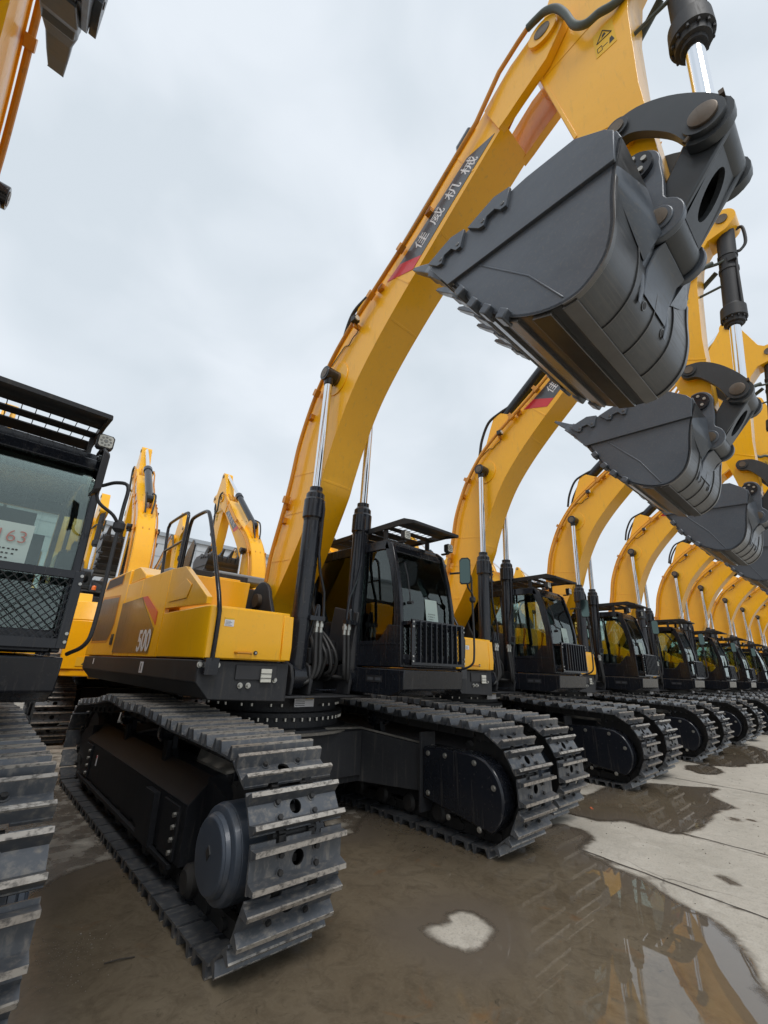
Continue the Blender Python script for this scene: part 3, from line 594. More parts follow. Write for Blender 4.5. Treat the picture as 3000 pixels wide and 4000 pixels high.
        for k, dx in enumerate((.15, .21)):
            g = G(); bx = q.x - s * dx
            g.tube(spline([(bx, q.y - .12, 2.0), (bx, q.y - .14, 1.80), (bx + s * .0, q.y - .15, 1.62 + .03 * k), (bx - s * -.03, q.y - .12, 1.50 + .04 * k), (bx + s * .10, q.y - .05, 1.47 + .05 * k), (bx - s * .05, q.y + .25, 1.55)], 5), .024, 10)
            part(g, 'cylinder_hose', RUB, cy)
    g = G()                                          # hose bundle between the cylinders, in front of the swing frame
    for k in range(5):
        x = -.16 + k * .08; g = G()
        g.tube(spline([(x * .8, -.62, 1.52), (x, -.86, 1.50 + .05 * (k % 2)), (x + .02, -.98, 1.62 + .05 * (k % 3)), (x * .9, -.95, 1.85), (x * .6, -.74, 2.05), (x * .5, -.45, 2.1)], 5), .022, 8)
        part(g, 'swing_hose', RUB)
    g = G(); g.tube([(-.18, -1.10, 1.40), (-.17, -1.18, 1.40), (.05, -1.18, 1.40), (.06, -1.10, 1.40)], .010, 6); part(g, 'grab_handle', BLK)
    g = G(); g.obox((.30, -.90, 2.02), (.03, .5, .62), Matrix.Rotation(R(12), 3, 'X')); g.box(-.20, .18, -.96, -.80, 1.66, 1.84); part(g, 'swing_motor_cover', BLKD, bevel=.02)
    # ---------------- arm (stick)
    K = (-4.95, 5.24); Pv = (-4.45, 7.92); Tp = (-4.98, 9.15); Bc = (-5.57, 8.22); S = (-4.90, 5.78); Tt = (-5.39, 5.24); L = (-5.01, 4.68)
    P = arc(K, .17, -150, 20, 8) + [(-4.74, 5.5), (-4.55, 6.2), (-4.29, 7.60)] + arc(Pv, .25, -20, 70, 6) + [(-4.52, 8.6)] + arc(Tp, .17, -10, 150, 8) + [(-5.2, 8.95), (-5.42, 8.45)] + arc(Bc, .17, 70, 215, 8) + [(-5.60, 8.02), (-5.36, 7.95), (-5.22, 7.75), (-5.14, 7.25), (-5.09, 6.3), (-5.10, 5.5)]
    g = G(); g.prism(P, xb - .18, xb + .18)
    for a, b2 in (((-5.10, 5.95), (-4.62, 6.16)), ((-5.18, 7.62), (-4.35, 7.45))):
        a, b2 = Vector(a), Vector(b2); t = (b2 - a).normalized(); n_ = Vector((-t[1], t[0])) * .012
        for s in (-1, 1): g.prism([tuple(a + n_), tuple(b2 + n_), tuple(b2 - n_), tuple(a - n_)], xb + s * .18, xb + s * .184)
    for s in (-1, 1):
        e = [(-4.54, 6.25), (-4.30, 7.55)]; g.prism([(-4.545, 6.25), (-4.305, 7.55), (-4.335, 7.56), (-4.575, 6.26)], xb + s * .18, xb + s * .187)
        g.cyl((xb + s * .17, S[0], S[1]), (xb + s * .215, S[0], S[1]), .12, n=24)
        g.cyl((xb + s * .17, K[0], K[1]), (xb + s * .26, K[0], K[1]), .16, n=28)
    arm = part(g, 'arm', YEL, bevel=.012)
    for s in (-1, 1):
        for c_ in (Tp, Bc): g = G(); g.cyl((xb + s * .17, *c_), (xb + s * .20, *c_), .075, n=24); part(g, 'arm_pin', PIN, arm)
    for s in (-1, 1):
        g = G(); e = sorted((xb + s * .181, xb + s * .1835)); e2 = sorted((xb + s * .1835, xb + s * .185)); cy_, cz_ = -4.93, 7.18
        g.prism([(cy_ + .09, cz_ - .17), (cy_ - .09, cz_ - .17), (cy_ - .09, cz_ + .17), (cy_ + .09, cz_ + .17)], *e)
        tri = [(cy_ + .065, cz_ + .01), (cy_ - .065, cz_ + .01), (cy_, cz_ + .13)]
        for i in range(3):
            a, b2 = tri[i], tri[(i + 1) % 3]; g.cyl((xb + s * .184, *a), (xb + s * .184, *b2), .005, n=5, m=1)
        g.prism([(cy_ + .02, cz_ + .03), (cy_ - .02, cz_ + .05), (cy_ - .01, cz_ + .085), (cy_ + .01, cz_ + .07)], *e2, m=1)
        sq = [(cy_ + .07, cz_ - .12), (cy_ + .03, cz_ - .12), (cy_ + .03, cz_ - .06), (cy_ + .07, cz_ - .06)]
        for i in range(4): g.cyl((xb + s * .184, *sq[i]), (xb + s * .184, *sq[(i + 1) % 4]), .003, n=4, m=1)
        g.prism([(cy_ + .025, cz_ - .094), (cy_ - .02, cz_ - .094), (cy_ - .02, cz_ - .086), (cy_ + .025, cz_ - .086)], *e2, m=1)
        g.prism([(cy_ - .03, cz_ - .13), (cy_ - .075, cz_ - .12), (cy_ - .06, cz_ - .05), (cy_ - .04, cz_ - .06)], *e2, m=1)
        part(g, 'warning_sticker', [LABY, INK], arm)
    # arm cylinder on top of the boom
    A0 = Vector((xb, -1.42, 6.42)); A1 = Vector((xb, Tp[0], Tp[1])); dv = (A1 - A0).normalized(); g = G()
    g.cyl(A0 - Vector((.09, 0, 0)), A0 + Vector((.09, 0, 0)), .13, n=24); g.stack(A0, dv, [(.05, .12), (2.25, .12), (2.28, .15), (2.50, .15), (2.52, .10), (2.58, .10)], n=28)
    ac = part(g, 'arm_cylinder', BLK)
    g = G(); g.cyl(A0 + dv * 2.5, A1, .062, n=24); part(g, 'cylinder_rod', CHROME, ac)
    g = G()
    for s in (-1, 1): g.prism([(-1.95, 6.36), (-1.55, 6.60), (-1.38, 6.58), (-1.30, 6.40), (-1.10, 5.90)], xb + s * .12 - .015, xb + s * .12 + .015)
    part(g, 'cylinder_bracket', YEL, boom, .006)
    for s in (-1, 1):
        g = G(); g.tube(spline([(xb + s * .09, -.95, 5.86), (xb + s * .12, -1.05, 6.18), (xb + s * .14, -1.25, 6.50), (xb + s * .12, -1.50, 6.62), (xb + s * .08, -1.75, 6.70)], 5), .028, 8); part(g, 'arm_cylinder_hose', RUB, boom)
    # hoses from boom tip over to the arm
    for s, w in ((-1, .036), (1, .036)):
        g = G(); g.tube(spline([(xb + s * .335, -4.32, 8.16), (xb + s * .34, -4.42, 8.14), (xb + s * .34, -4.52, 8.11), (xb + s * .33, -4.62, 8.00), (xb + s * .31, -4.69, 7.80), (xb + s * .29, -4.74, 7.56), (xb + s * .27, -4.83, 7.45), (xb + s * .25, -4.94, 7.46), (xb + s * .23, -5.06, 7.42), (xb + s * .18, -5.22, 7.50), (xb + s * .12, -5.36, 7.56)], 6), w, 10); part(g, 'arm_hose', RUBG, arm)
    # bucket cylinder in front of the arm
    B0 = Vector((xb, *Bc)); B1 = Vector((xb, *Tt)); dv = (B1 - B0).normalized(); g = G()
    g.cyl(B0 - Vector((.08, 0, 0)), B0 + Vector((.08, 0, 0)), .13, n=24)
    g.stack(B0, dv, [(.08, .10), (.12, .115), (1.45, .115), (1.47, .12), (1.50, .155), (1.68, .16), (1.70, .13), (1.76, .125), (1.77, .095), (1.80, .09)], n=32)
    for k in range(12):
        q = 2 * PI * k / 12; u = Vector((1, 0, 0)); w_ = dv.cross(u); g.cyl(B0 + dv * 1.69 + (u * math.cos(q) + w_ * math.sin(q)) * .142, B0 + dv * 1.72 + (u * math.cos(q) + w_ * math.sin(q)) * .142, .012, n=6)
    g.stack(B0, dv, [(.55, .125), (.60, .125)], n=28); g.stack(B0, dv, [(.80, .125), (.85, .125)], n=28)
    g.obox(B0 + dv * .70 + Vector((-.09, -.06, 0)), (.08, .10, .10), Matrix.Identity(3))
    g.tube([B0 + dv * .72 + Vector((-.07, -.10, 0)), B0 + dv * 1.5 + Vector((-.07, -.12, 0))], .018, 8)
    g.tube(spline([B0 + dv * .10 + Vector((.05, -.12, 0)), B0 + dv * .12 + Vector((.05, -.20, 0)), B0 + dv * .40 + Vector((.05, -.22, 0)), B0 + dv * .52 + Vector((.03, -.16, 0)), B0 + dv * .55 + Vector((.0, -.12, 0))], 5), .022, 8)
    bc = part(g, 'bucket_cylinder', BLKD)
    g = G(); g.cyl(B0 + dv * 1.75, B1, .068, n=28); part(g, 'cylinder_rod', CHROME, bc)
    g = G(); g.tube(spline([(xb - .15, -5.14, 7.55), (xb - .14, -5.22, 7.54), (xb - .11, -5.40, 7.52), (xb - .10, -5.50, 7.53)], 4), .022, 8); g.tube([(xb - .05, -5.13, 7.12), (xb - .05, -5.45, 7.15)], .018, 8); part(g, 'cylinder_hose', RUBG, bc)
    # rocker arms and bucket link
    for s in (-1, 1):
        g = G(); a, b2 = sorted((xb + s * .225, xb + s * .30))
        outr = arc(S, .115, 20, 200, 8); 
        Pk = arc(S, .115, 50, 290, 10) + [(-4.98, 5.655), (-5.10, 5.60), (-5.20, 5.50), (-5.26, 5.38)] + arc(Tt, .16, 150 - 360 + 180, -150, 1)[:0]
        Pk = [(-4.82, 5.87)] + arc(S, .115, 45, -135, 8)[::-1][:0] + []
        up = spline([(-4.85, 5.885), (-5.05, 5.86), (-5.25, 5.72), (-5.43, 5.50), (-5.54, 5.30)], 4); lo = spline([(-5.27, 5.17), (-5.20, 5.36), (-5.08, 5.54), (-4.98, 5.64), (-4.90, 5.665)], 4)
        Pk = [tuple(p) for p in up] + arc(Tt, .165, 160, 320, 8) + [tuple(p) for p in lo] + arc(S, .115, -90, 65, 8)
        g.prism(Pk, a, b2)
        g.cyl((xb + s * .30, *Tt), (xb + s * .345, *Tt), .125, n=32); g.cyl((xb + s * .30, *S), (xb + s * .325, *S), .085, n=24)
        rk = part(g, 'rocker_arm', BUKL, bevel=.012)
        q = G(); q.cyl((xb + s * .324, *S), (xb + s * .335, *S), .055, n=20); part(q, 'rocker_pin', PIN, rk); g = G(); g.stack((xb + s * .33, *Tt), (s, 0, 0), [(0, .088), (.035, .086), (.039, .078)], n=28)
        g.cyl((xb + s * .325, Tt[0] + .13, Tt[1] - .10), (xb + s * .325, Tt[0] + .08, Tt[1] - .06), .016, n=6); g.box(xb + s * .318 - .02, xb + s * .318 + .02, Tt[0] - .135, Tt[0] - .105, Tt[1] + .085, Tt[1] + .125)
        part(g, 'rocker_pin', PIN, rk)
    g = G(); KT = Vector(Tt); KL = Vector(L); t = (KL - KT).normalized(); n_ = Vector((-t[1], t[0]))
    if n_[0] > 0: n_ = -n_                          # n_ points to the front of the link
    ln_ = (KL - KT).length
    g.cyl((xb - .215, *Tt), (xb + .215, *Tt), .14, n=32); g.cyl((xb - .22, *L), (xb + .22, *L), .135, n=32)
    for s in (-1, 1):
        q = [KT + n_ * .14, KL + n_ * .10, KL - n_ * .12, KT - n_ * .14]
        a, b2 = sorted((xb + s * .165, xb + s * .215)); g.prism([tuple(p) for p in q], a, b2)
    q = [KT - n_ * .13, KL - n_ * .11, KL - n_ * .07, KT - n_ * .09]; g.prism([tuple(p) for p in q], xb - .165, xb + .165)
    n = 24; fr0 = [];                               # front plate with an oval opening
    for dz in (.075, .115):
        sq, el = [], []
        for k in range(n):
            a = 2 * PI * k / n; c_, s_ = math.cos(a), math.sin(a); m_ = max(abs(c_), abs(s_))
            sq.append((.165 * c_ / m_, .28 * s_ / m_)); el.append((.095 * c_, .19 * s_))
        fr0.append([Vector((xb + x, *(KT + t * (.32 + y) + n_ * dz))) for x, y in sq + el])
    for k in range(n):
        l = (k + 1) % n
        for F0 in fr0: g.add([F0[k], F0[l], F0[n + l], F0[n + k]], [(0, 1, 2, 3)])
        g.add([fr0[0][n + k], fr0[0][n + l], fr0[1][n + l], fr0[1][n + k]], [(0, 1, 2, 3)])
    part(g, 'bucket_link', BUKL, bevel=.015)
    # ---------------- bucket
    hw = .785
    shell = [(-3.39, 5.15), (-3.50, 4.95), (-3.62, 4.77), (-3.78, 4.46), (-3.93, 4.26), (-4.12, 4.08), (-4.34, 3.97), (-4.53, 3.945), (-4.66, 3.99), (-4.79, 4.12), (-4.86, 4.32), (-4.89, 4.55), (-4.93, 4.75), (-5.00, 4.98)]
    ss = [tuple(p) for p in spline(shell, 4)]; inn = offset(ss, .022); inn2 = offset(ss, -.022)
    cin = inn if sum((Vector(p) - Vector((-4.3, 4.7))).length for p in inn) < sum((Vector(p) - Vector((-4.3, 4.7))).length for p in inn2) else inn2
    g = G(); g.prism(ss + cin[::-1], xb - hw, xb + hw)
    bk = part(g, 'bucket', [SHELL], bevel=0)
    pl = ss + [(-4.98, 5.07), (-4.90, 5.11), (-4.72, 5.24), (-4.35, 5.26), (-3.60, 5.19)]
    for s in (-1, 1):
        g = G(); a, b2 = sorted((xb + s * hw, xb + s * (hw - .02))); ins = [(-4.3 + (y + 4.3) * 1.0, z) for y, z in pl]; g.prism(pl, a, b2)
        a, b2 = sorted((xb + s * hw, xb + s * (hw + .03)))
        g.prism([(-3.56, 4.80), (-3.36, 5.13), (-3.50, 5.20), (-4.35, 5.28), (-4.73, 5.26), (-4.92, 5.12), (-4.97, 5.05), (-4.94, 4.80)], a, b2)
        # weld bead from lip band to heel
        g.tube([(xb + s * hw, -3.86, 4.80), (xb + s * hw, -4.28, 4.35), (xb + s * hw, -4.50, 3.99)], .008, 6)
        part(g, 'side_plate', [BUK], bk, .006)
        for (y, z, d1) in ((-3.53, 5.19, 1), (-3.98, 5.235, 1)):      # bolted side cutters
            g = G(); a, b2 = sorted((xb + s * (hw + .03), xb + s * (hw + .062)))
            g.prism([(y + .17, z - .02), (y + .06, z - .13), (y + .01, z - .14), (y - .02, z - .07), (y - .10, z - .06), (y - .15, z - .12), (y - .20, z - .12), (y - .245, z + .045), (y - .10, z + .075), (y + .02, z + .035)], a, b2)
            for yy, zz in ((y + .02, z - .085), (y - .17, z - .07)): g.cyl((xb + s * (hw + .062), yy, zz), (xb + s * (hw + .067), yy, zz), .018, n=14, m=1)
            part(g, 'side_cutter', [BUK, WEAR], bk, .004)

        for k in range(4):                            # heel wear blocks
            i = 9 + k * 3; p0, p1 = Vector(ss[i]), Vector(ss[i + 2]); t = (p1 - p0).normalized(); c0 = (p0 + p1) / 2
            g = G(); g.obox((xb + s * (hw - .01), c0[0], c0[1]), (.13, .085, .085), frame((0, 0, 0), (1, 0, 0), (0, t[0], t[1])).to_3x3()); part(g, 'wear_block', BUK, bk, .012)
        # ear plates
        g = G(); a, b2 = sorted((xb + s * .23, xb + s * .285))
        g.prism([(-4.80, 4.10), (-4.88, 4.62), (-4.96, 4.98), (-4.88, 5.10)] + arc(K, .165, 60, 200, 10) + [(-5.10, 5.0), (-5.08, 4.86)] + arc(L, .165, 120, 290, 12) + [(-4.93, 4.47), (-4.87, 4.38), (-4.84, 4.20)], a, b2)
        g.cyl((xb + s * .285, *L), (xb + s * .30, *L), .10, n=28)
        ear = part(g, 'bucket_ear', BUK, bk, .010)
        g = G(); g.cyl((xb + s * .285, *K), (xb + s * .325, *K), .125, n=30)
        for k in range(5): q = 2 * PI * k / 5 + .4; g.cyl((xb + s * .325, K[0] + .075 * math.cos(q), K[1] + .075 * math.sin(q)), (xb + s * .34, K[0] + .075 * math.cos(q), K[1] + .075 * math.sin(q)), .020, n=10, m=1)
        part(g, 'ear_pin', [BLK, BOLT], bk)
        g = G(); g.stack((xb + s * .30, *L), (s, 0, 0), [(0, .07), (.012, .07), (.014, .06)], n=24); part(g, 'link_pin', PIN, bk)
        g = G(); a, b2 = sorted((xb + s * .29, xb + s * .78))       # gusset from ear to shell
        g.add([(xb + s * .285, -5.00, 4.98), (xb + s * .285, -5.02, 4.55), (xb + s * .78, -4.92, 4.70), (xb + s * .78, -4.99, 5.02), (xb + s * .285, -4.97, 5.0), (xb + s * .285, -4.88, 4.40), (xb + s * .78, -4.90, 4.66), (xb + s * .78, -4.96, 5.03)], [(0, 1, 2, 3), (4, 7, 6, 5), (0, 4, 5, 1), (3, 2, 6, 7), (1, 5, 6, 2), (0, 3, 7, 4)])
        part(g, 'gusset', BUK, bk, .004)
    g = G(); g.prism([(-4.83, 4.18), (-4.90, 4.62), (-4.90, 4.50), (-5.02, 4.515), (-4.955, 4.475), (-4.885, 4.37)], xb - .23, xb + .23); part(g, 'ear_bridge', BUK, bk, .01)
    g = G()                                           # wear strips across the belly and ribs round the heel
    for k in range(7):
        i = 3 + k * 4
        if i + 2 < 32:
            p0, p1 = Vector(ss[i]), Vector(ss[i + 2]); t = (p1 - p0).normalized(); c0 = (p0 + p1) / 2; nn = Vector((-t[1], t[0])); nn = nn if (c0 - Vector((-4.3, 4.7))).dot(nn) > 0 else -nn
            g = G(); g.obox((xb, c0[0] + nn[0] * .012, c0[1] + nn[1] * .012), (2 * hw - .04, (p1 - p0).length * (.8 if k < 5 else 1.3), .03), frame((0, 0, 0), (1, 0, 0), (0, t[0], t[1])).to_3x3()); part(g, 'wear_strip', WEAR, bk, .004)
    g = G()
    for xr in (-.78, -.38, .0, .38, .78):
        seg_ = ss[27:48]; o1 = [p for p in seg_]; oo = []
        for i, p in enumerate(seg_):
            nn = (Vector(p) - Vector((-4.3, 4.6))).normalized(); oo.append((p[0] + nn[0] * .012, p[1] + nn[1] * .012))
        g = G(); wr = .02 if abs(xr) > .7 else .004; g.prism(oo + o1[::-1], xb + xr * .985 - wr, xb + xr * .985 + wr); part(g, 'heel_rib', WEAR, bk, .002)
    p0, p1 = Vector(ss[36]), Vector(ss[37]); c0 = (p0 + p1) / 2; t = (p1 - p0).normalized(); nn = Vector((-t[1], t[0])); nn = nn if (c0 - Vector((-4.3, 4.7))).dot(nn) > 0 else -nn
    g = G(); g.cyl((0, *(c0 - nn * .01)), (0, *(c0 + nn * .006)), .034, n=20); g.cyl((0, *(c0 - nn * .01)), (0, *(c0 + nn * .0075)), .025, n=20, m=1)
    rep(g, 'drain_hole', [WEAR, CHAIN], bk, [(xb - .16, 0, 0), (xb + .22, 0, 0)])
    ld = (Vector((-3.39, 5.15)) - Vector((-3.62, 4.77))).normalized(); ln = Vector((ld[1], -ld[0]))
    g = G(); a0 = Vector((-3.50, 4.97)); a1 = Vector((-3.37, 5.20)); g.prism([tuple(a0 + ln * .028), tuple(a1 + ln * .012), tuple(a1 - ln * .022), tuple(a0 - ln * .03)], xb - hw - .02, xb + hw + .02); part(g, 'cutting_edge', BUK, bk, .005)
    for k in range(5):
        x = xb - hw + .075 + k * (2 * hw - .15) / 4
        g = G(); b0 = Vector((-3.47, 5.02)); w0, w1, w2 = .075, .055, .02
        def sec(p, w, h): return [(x - w, *(p - ln * h)), (x + w, *(p - ln * h)), (x + w, *(p + ln * h)), (x - w, *(p + ln * h))]
        td_ = (Vector((-3.03, 5.44)) - Vector((-3.37, 5.17))).normalized()
        secs = [sec(b0 - ld * .03, w0 * .8, .05), sec(b0 + ld * .10, w0, .075), sec(Vector((-3.36, 5.20)), w0, .07), sec(Vector((-3.36, 5.20)) + td_ * .10, w1, .05), sec(Vector((-3.36, 5.20)) + td_ * .24, .046, .034), sec(Vector((-3.36, 5.20)) + td_ * .36, .036, .016)]
        for qi, (A_, B_) in enumerate(zip(secs, secs[1:])):
            g.add(A_ + B_, [(0, 1, 5, 4), (1, 2, 6, 5), (2, 3, 7, 6), (3, 0, 4, 7)])
        g.add(secs[0], [(0, 1, 2, 3)]); g.add(secs[-1], [(0, 1, 2, 3)])
        g.obox((x, *(Vector((-3.40, 5.155)) + td_ * .02)), (.135, .11, .165), frame((0, 0, 0), (1, 0, 0), (0, td_[0], td_[1])).to_3x3()); g.cyl((x - .074, *(Vector((-3.36, 5.20)) + td_ * .02)), (x + .074, *(Vector((-3.36, 5.20)) + td_ * .02)), .022, n=12, m=1)
        to = part(g, 'tooth', [BUK, WEAR], bk, .008)
        if k < 4:
            g = G(); xm = x + (2 * hw - .15) / 8; g.obox((xm, -3.42, 5.10), (.17, .16, .10), frame((0, 0, 0), (1, 0, 0), (0, ld[0], ld[1])).to_3x3()); part(g, 'lip_shroud', BUK, bk, .02)
    return root

FRONT = 'yellow excavators parked side by side in the front row'
BACK = 'yellow excavators parked behind the front row, seen from the rear'
FAR = 'yellow excavators in the farthest row before the warehouse'
proto = bpy.data.objects.new('excavator', None); col.objects.link(proto)
make_excavator(proto)
SMALL = ('ring_bolt', 'cover_bolt', 'frame_bolt', 'deck_bolt', 'guard_bolt', 'track_roller', 'carrier_roller', 'drain_hole', 'pipe_bracket', 'seat_belt', 'handwriting', 'red_number', 'instruction_label', 'serial_plate', 'swing_hose', 'grab_handle', 'emblem', 'lock', 'wiper')
def copy_tree(o, parent=None, skip=()):
    c = o.copy(); col.objects.link(c); c.parent = parent; c.matrix_parent_inverse = o.matrix_parent_inverse.copy()
    for ch in list(o.children):
        if ch.name.split('.')[0] not in skip: copy_tree(ch, c, skip)
    return c
UNDER = ('track', 'track_frame', 'carrier_roller', 'track_roller', 'idler_wheel', 'sprocket', 'final_drive', 'motor_cover', 'carbody', 'slewing_ring')
ARMS = ('arm', 'bucket_cylinder', 'rocker_arm', 'bucket_link', 'bucket')
def stem(o): return o.name.split('.')[0]
def pivot(y, z, a):
    return Matrix.Translation((0, y, z)) @ Matrix.Rotation(a, 4, 'X') @ Matrix.Translation((0, -y, -z))
def pose(root, arm_a=0, under=(0, 0), buck=0, boom_a=0):
    B = pivot(.07, 2.43, boom_a)
    foot = Vector((0, -1.02, 1.53)); eye = Vector((0, -1.16, 5.36)); eye2 = B @ eye; d0, d1 = eye - foot, eye2 - foot
    ca = math.atan2(d1.z, d1.y) - math.atan2(d0.z, d0.y); slide = d0.normalized() * (d1.length - d0.length)
    for c in root.children:
        s = stem(c)
        if s in ARMS:
            M = B @ pivot(-4.45, 7.92, arm_a)
            if s == 'bucket': M = M @ pivot(-4.95, 5.24, buck)
            c.matrix_basis = M @ c.matrix_basis
        elif s == 'boom': c.matrix_basis = B @ c.matrix_basis
        elif s == 'arm_cylinder': c.matrix_basis = B @ c.matrix_basis
        elif s == 'boom_cylinder' and boom_a:
            c.matrix_basis = pivot(-1.02, 1.53, ca) @ c.matrix_basis
            for k in c.children:
                if stem(k) in ('cylinder_rod', 'rod_eye', 'rod_pin'): k.location += slide
        if s in UNDER: c.location.x += under[0]; c.location.y += under[1]
spots = []
def put(x, y, rz, label, group, arm_a=0, under=(0, 0), buck=0, strip=(), boom_a=0):
    o = copy_tree(proto, None, strip); o.location = (x, y, 0); o.rotation_euler.z = rz; tag(o, label, 'excavator', group)
    pose(o, arm_a, under, buck, boom_a); return o
def descend(o, name): return [k for k in o.children_recursive if stem(k) == name]
Y0 = 5.40
SP = [(3.9, .25), (7.9, .32), (12.1, .35), (16.3, .35), (19.9, .35), (24.1, .35), (28.2, .35), (32.2, .35), (36.2, .35), (40.2, .35)]
LB = ['second complete excavator of the front row, bucket hanging just beneath the largest bucket',
      'third complete excavator of the front row, between the second and fourth cabs',
      'fourth complete excavator of the front row, its bucket partly cut by the right edge',
      'fifth complete excavator of the front row, next one beyond the fourth',
      'sixth complete excavator of the front row, mid distance to the right',
      'seventh complete excavator of the front row, small in the distance',
      'eighth complete excavator of the front row, small beside the seventh',
      'ninth complete excavator of the front row, near the right edge',
      'tenth complete excavator of the front row, mostly hidden at the right edge',
      'last excavator of the front row, farthest away at the right edge']
for i, ((dx, dy), lb) in enumerate(zip(SP, LB)):
    put(3.13 + dx, Y0 + dy, 0, lb, FRONT, boom_a=R(-1.2 + (0, .5, -.3, .6, .1, .4, -.2, .5, 0, .3)[i]), arm_a=R(4.2 + (0, 1.2, .3, -.8, .9, .2, 1.1, -.4, .5, 0)[i]), buck=R((0, -1.5, 1, .5, -1, 1.5, 0, .8, -.6, 0)[i]), strip=SMALL if i > 2 else ('red_number',))
nb = put(-1.15, Y0, 0, 'nearest excavator, cropped by the left edge, mesh guard below its cab window', FRONT, boom_a=R(-.5), arm_a=R(1.5), buck=R(-26))
for k in descend(nb, 'guard_bar'): bpy.data.objects.remove(k)
for k in nb.children:
    if stem(k) == 'cab': k.location.x += .275
    if stem(k) not in UNDER: k.matrix_basis = Matrix.Rotation(R(.8), 4, 'Z') @ k.matrix_basis       # its upper part is swung a little
for k in descend(nb, 'mirror'): c0 = Matrix.Translation((1.21, -2.12, 2.82)); k.matrix_basis = c0 @ Matrix.Rotation(R(-20), 4, 'Z') @ c0.inverted() @ k.matrix_basis
for x, lb in ((-.75, 'excavator behind the left cropped cab, only boom and bucket showing'),
              (3.25, 'rear view excavator left of the handrails, its bucket teeth above the engine hood'),
              (7.15, 'rear view excavator between the handrail and the largest boom, dark boom decal'),
              (11.1, 'rear row excavator hidden behind the largest boom'),
              (15.1, 'rear row excavator seen through the nearest complete cab'),
              (19.1, 'rear row excavator seen through the windows of the second cab'),
              (23.2, 'rear row excavator seen through the windows of the third cab'),
              (27.4, 'rear row excavator seen through the windows of the fourth cab'),
              (31.6, 'rear row excavator seen through the farther cab windows')):
    bo = put(x + (-.10 if x < 5 else -.25), 13.9, PI - (R(4) if 3 < x < 4 else 0), lb, BACK, boom_a=R(-5), arm_a=R(5), strip=SMALL)
    if 3 < x < 4:
        g = G(); g.cyl((.9, -.55, 3.36), (.9, -.55, 3.40), .05, n=16, m=1); g.stack((.9, -.55, 3.40), (0, 0, 1), [(0, .055), (.09, .052), (.12, .04), (.13, .01)], n=20); g.build('beacon', [AMB, PLAST], bo)
for x, lb in ((3.4, 'distant excavator between the left cropped cab and the rear view bucket'), (7.3, 'distant excavator framed by the black handrail loops'), (11.0, 'distant excavator just left of the largest boom, low behind a bucket')):
    put(x, 29.5, 0, lb, FAR, arm_a=R(-4), strip=SMALL)
proto.location = (3.13, Y0, 0)
for k in descend(proto, 'red_number'): bpy.data.objects.remove(k)
for k in proto.children:
    if stem(k) in UNDER: k.location.x -= .05
tag(proto, 'nearest complete excavator with 500 on its side and the largest bucket overhead', 'excavator', FRONT)

# ------------------------------------------------------------------ warehouse
def simple(name, c, rough=.6): return paint(name, c, tuple(q * .9 for q in c), rough, dirt=tuple(q * .75 for q in c), dirtk=.35, streak=(1, 1, .2))
WALLM = simple('wall_cladding', (.50, .53, .56)); ROOFM = simple('roof_edge', (.36, .40, .44))
wh = bpy.data.objects.new('warehouse', None); col.objects.link(wh); wh.location = (20, 42, 0); tag(wh, 'long pale grey warehouse with horizontal panel cladding behind the machines', 'warehouse')
g = G(); g.box(-60, 90, 0, 30, 0, 12.2); g.build('wall', WALLM, wh)
g = G()
for k in range(1, 11): g.box(-60, 90, -.03, -.002, k * 1.15 - .02, k * 1.15 + .02)
for k in range(25): g.box(-60 + k * 6 - .03, -60 + k * 6 + .03, -.024, -.002, 0, 12.2)
g.build('panel_joints', ROOFM, wh)
g = G(); g.box(-60.2, 90.2, -.18, 30.2, 12.2, 12.55); g.build('roof', ROOFM, wh)

# ------------------------------------------------------------------ ground and water
m, nt, b = mat('concrete'); tc = N(nt, 'ShaderNodeTexCoord')
def nz(scale, lo, hi, detail=8, rough=.62, dist=0.):
    n = N(nt, 'ShaderNodeTexNoise'); n.inputs['Scale'].default_value = scale; n.inputs['Detail'].default_value = detail; n.inputs['Roughness'].default_value = rough; n.inputs['Distortion'].default_value = dist
    nt.links.new(tc.outputs['Object'], n.inputs['Vector']); r = N(nt, 'ShaderNodeMapRange'); r.inputs[1].default_value = lo; r.inputs[2].default_value = hi; nt.links.new(n.outputs['Fac'], r.inputs[0]); return r.outputs[0]
c = mixc(nt, nz(.8, .3, .7), (.40, .365, .305), (.53, .485, .415)); c = mixc(nt, mul(nt, nz(5, .5, .72, dist=1.5), .55), c, (.29, .26, .215)); c = mixc(nt, mul(nt, nz(60, .52, .72, 3), .45), c, (.17, .15, .13)); c = mixc(nt, mul(nt, nz(14, .55, .7, 6, .7, 3), .5), c, (.27, .245, .205)); c = mixc(nt, mul(nt, nz(2.3, .56, .68, dist=2), .35), c, (.60, .56, .49))
vo = N(nt, 'ShaderNodeTexVoronoi', feature='DISTANCE_TO_EDGE'); vo.inputs['Scale'].default_value = .55; wn = N(nt, 'ShaderNodeTexNoise'); wn.inputs['Scale'].default_value = 3; wn.inputs['Detail'].default_value = 6; nt.links.new(tc.outputs['Object'], wn.inputs['Vector'])
wm = N(nt, 'ShaderNodeMix', data_type='VECTOR'); wm.inputs[0].default_value = .16; nt.links.new(tc.outputs['Object'], wm.inputs[4]); nt.links.new(wn.outputs['Color'], wm.inputs[5]); nt.links.new(wm.outputs[1], vo.inputs['Vector'])
ck = N(nt, 'ShaderNodeMapRange'); ck.inputs[1].default_value = .0015; ck.inputs[2].default_value = .005; ck.inputs[3].default_value = 1; ck.inputs[4].default_value = 0; nt.links.new(vo.outputs['Distance'], ck.inputs[0])
c = mixc(nt, mul(nt, mul(nt, ck.outputs[0], nz(.7, .48, .6)), .7), c, (.10, .085, .07))
